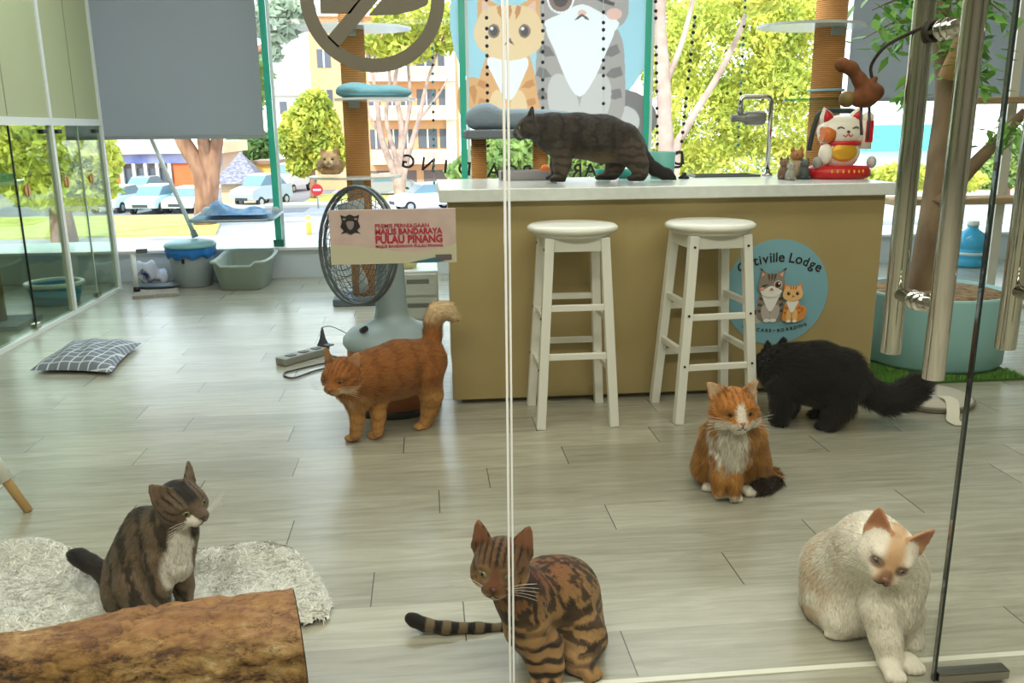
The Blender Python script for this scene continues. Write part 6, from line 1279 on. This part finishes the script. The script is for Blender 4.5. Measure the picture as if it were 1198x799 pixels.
def tree(lab, base, blobs, n, size, lm, stems, bm):
    o = thing('tree', lab, 'tree', base, None); crown(o, blobs, n, size, lm)
    for pts, r0, r1 in stems: sp = spline(pts, 5); MB().tube(sp, list(np.linspace(r0, r1, len(sp))), 10).build('trunk', bm, o)
    return o
def B(px, py, D, rx, rz, ry=None):
    c = at(px, py, D); k = ppm(c); return (tuple(c), (rx/k, (ry or rx)/k, rz/k))
D = 46.; f = at(238, 244, D); f.z = GZ+.05
tree('tree with a split reddish trunk in front of the orange shop', f, [B(230, 90, D, 80, 55)], 2500, .5, LGN, [([f, at(240, 225, D), at(232, 195, D), at(212, 160, D), at(200, 120, D)], .58, .3), ([f, at(244, 220, D), at(242, 190, D), at(236, 150, D)], .5, .28), ([f, at(246, 220, D), at(250, 190, D), at(256, 150, D)], .5, .28)], BK2)
D = 112.; tree('dark green tree behind the roof of the hut', at(300, 205, 112.), [B(290, 178, D, 32, 20), B(312, 170, D, 16, 14)], 1800, .5, LDK, [([at(300, 210, D), at(296, 190, D)], .3, .2)], BK2)
D = 62.; g = Vector((at(365, 200, D).x, D, GZ)); tree('bright yellow green bushy tree beside the small ginger cat', g, [B(362, 150, D, 34, 30), B(345, 165, D, 24, 24), B(383, 178, D, 26, 26), B(366, 125, D, 20, 18), B(350, 195, D, 16, 12)], 9000, .26, LY, [([g, at(365, 190, D), at(364, 150, D)], .25, .1)], BK2)
D = 59.; g = Vector((at(468, 225, D).x, D, GZ))
def tw2(*p): return [at(x, y, D) for x, y in p]
tree('pale many stemmed tree in front of the peach building', g, [B(480, 20, D, 50, 26), B(440, 45, D, 34, 18), B(520, 40, D, 24, 24), B(470, 60, D, 40, 16)], 2600, .30, LY, [([g]+tw2((462, 205), (446, 160), (440, 110), (430, 60)), .34, .08), ([g]+tw2((468, 200), (470, 150), (462, 100), (470, 50)), .34, .08), ([g]+tw2((474, 195), (490, 140), (500, 95), (520, 40)), .28, .06), ([g]+tw2((464, 190), (452, 140), (456, 90), (448, 50)), .24, .06), ([g]+tw2((470, 180), (480, 120), (478, 70), (492, 30)), .22, .05), (tw2((490, 140), (512, 112), (524, 92)), .12, .05), (tw2((446, 160), (430, 130), (424, 100)), .12, .05)], BK1)
D = 40.; g = Vector((at(322, 260, D).x-9, D, GZ)); tree('grey green tree top above the white house', (g.x, D, GZ), [B(322, 25, D, 30, 26), B(345, 15, D, 22, 18), B(318, 62, D, 12, 12)], 900, .28, LGR, [([(g.x, D, GZ), (g.x+.5, D, 2), at(300, 60, D), at(330, 20, D)], .4, .06)], BK2)
D = 22.; g = Vector((at(779, 200, D).x, D, GZ))
tree('big yellow green tree with a pale trunk behind the counter', g, [B(850, 60, D+6, 90, 70), B(900, 130, D+5, 76, 60), B(820, 150, D+5, 56, 56), B(890, 20, D+6, 80, 40), B(780, 60, D+8, 40, 60), B(930, 70, D+6, 50, 70), B(850, 195, D+6, 110, 34), B(765, 180, D+7, 40, 40)], 34000, .10, LY, [([g, at(779, 190, D), at(777, 130, D), at(776, 80, D), at(772, 20, D), at(778, -30, D)], .22, .12), ([at(778, 100, D), at(796, 55, D), at(806, 20, D), at(812, -10, D)], .08, .05)], BK1)
g = Vector((at(790, 210, 18.).x, 18., GZ)); tree('slanting pale trunk crossing the yellow green leaves', g, [B(884, -6, 17, 36, 22)], 900, .09, LY, [([g, at(790, 195, 18), at(803, 150, 18), at(838, 92, 18), at(862, 45, 18), at(874, 12, 18)], .10, .04)], BK1)
D = 36.; g = og(620, 214); tree('green shrub outside seen under the padded bench', (at(610, 200, D).x, D, GZ), [B(600, 185, D, 60, 26), B(660, 190, D, 50, 22), B(560, 200, D, 40, 16)], 3600, .24, LGN, [([(at(610, 200, D).x, D, GZ), at(610, 190, D)], .2, .1)], BK2)
D = 38.; tree('yellow green shrub outside below the turquoise building', (at(1060, 210, D).x, D, GZ), [B(1056, 208, D, 40, 15), B(1110, 212, D, 40, 14), B(1010, 214, D, 26, 14)], 2600, .2, LY, [([(at(1060, 210, D).x, D, GZ), at(1060, 206, D)], .15, .1)], BK2)
D = 34.; tree('green tree outside seen through the cubicle glass', (at(60, 200, D).x, D, GZ), [B(40, 170, D, 60, 40), B(100, 190, D, 36, 44), B(0, 190, D, 40, 40), B(70, 225, D, 60, 24)], 5200, .22, LY, [([(at(60, 240, D).x, D, GZ), at(60, 200, D), at(50, 160, D)], .25, .1)], BK2)
D = 50.; tree('green tree outside at the right between handles and shelf', (at(1180, 190, D).x, D, GZ), [B(1190, 190, D, 40, 34), B(1150, 205, D, 30, 18)], 2200, .3, LGN, [([(at(1180, 220, D).x, D, GZ), at(1180, 190, D)], .2, .1)], BK2)
# small street things
D = 55.; p = at(371, 222, D); o = thing('road_sign', 'round red no entry sign beside the small ginger cat', 'road sign', (p.x, D, GZ)); MB().cyl((p.x, D, GZ), (p.x, D, p.z+.35), .05, n=12).build('post', mat('post_grey', (170, 170, 170), .5), o); MB().cyl((p.x, D-.08, p.z), (p.x, D-.055, p.z), .36, n=28).build('disc', mat('sign_red', (214, 40, 50), .5), o); MB().box((p.x-.24, D-.095, p.z-.06), (p.x+.24, D-.081, p.z+.06)).build('bar', WHT, o)
D = 41.; p = at(362, 276, D); z1 = at(362, 252, D).z; o = thing('bollard', 'yellow bollard beside the road outside', 'bollard', (p.x, D, GZ)); MB().lathe([(.12, GZ), (.12, z1-.08), (.08, z1), (0, z1)], (p.x, D, 0), 20).build('bollard_post', mat('bollard_yellow', (236, 206, 80), .5), o); MB().cyl((p.x, D, z1-.3), (p.x, D, z1-.18), .123, n=20).build('band', WHT, o)
# ------------------------------------------------------------------ light, world, camera
w = bpy.data.worlds.new('world'); SC.world = w; w.use_nodes = True; nt = w.node_tree; N = nt.nodes; Lk = nt.links
bg = N['Background']; tc = N.new('ShaderNodeTexCoord'); sx = N.new('ShaderNodeSeparateXYZ'); cr = N.new('ShaderNodeValToRGB')
Lk.new(tc.outputs['Generated'], sx.inputs[0]); Lk.new(sx.outputs['Z'], cr.inputs['Fac'])
cr.color_ramp.elements[0].position = 0.; cr.color_ramp.elements[0].color = (.93, .965, 1., 1); cr.color_ramp.elements[1].position = .6; cr.color_ramp.elements[1].color = (.62, .82, 1., 1)
Lk.new(cr.outputs['Color'], bg.inputs['Color']); bg.inputs['Strength'].default_value = 2.7
s = bpy.data.lights.new('sun', 'SUN'); s.energy = 3.5; s.angle = .02; s.color = (1, .95, .84); so = bpy.data.objects.new('sun', s); COL.objects.link(so); so.rotation_euler = Euler((R_(48), 0, R_(-28)))
def area(name, loc, sx, sy, e, col=(1, .95, .84), rot=(0, 0, 0)):
    l = bpy.data.lights.new(name, 'AREA'); l.shape = 'RECTANGLE'; l.size = sx; l.size_y = sy; l.energy = e; l.color = col
    o = bpy.data.objects.new(name, l); COL.objects.link(o); o.location = loc; o.rotation_euler = rot; return o
area('corridor_lamp', (.2, .2, CEIL-.03), 4.5, .7, 96)
area('room_fill', (.6, 2.6, CEIL-.03), 4., .5, 26)
area('room_fill', (.6, 5.2, CEIL-.03), 5., .5, 62, (.86, .95, 1.))  # unseen cool fill, added to brighten the backlit things near the window
cam = bpy.data.cameras.new('camera'); co = bpy.data.objects.new('camera', cam); COL.objects.link(co)
X, Yc, Zc = CAM_R@np.array([1., 0, 0]), CAM_R@np.array([0, -1., 0]), CAM_R@np.array([0, 0, -1.])
M = Matrix.Identity(4)
for i in range(3): M[i][0], M[i][1], M[i][2] = X[i], Yc[i], Zc[i]
M[2][3] = EYE; co.matrix_world = M; cam.sensor_width = 36; cam.sensor_fit = 'HORIZONTAL'; cam.lens = FPX/1198*36; cam.clip_start = .02; cam.clip_end = 500
SC.camera = co
vs_ = SC.view_settings; vs_.view_transform = 'Standard'; vs_.look = 'None'; vs_.gamma = 1; vs_.use_curve_mapping = False; vs_.exposure = .45
cy = SC.cycles; cy.transparent_max_bounces = 32; cy.max_bounces = 8; cy.diffuse_bounces = 4; cy.glossy_bounces = 4; cy.sample_clamp_indirect = 6; cy.use_denoising = True
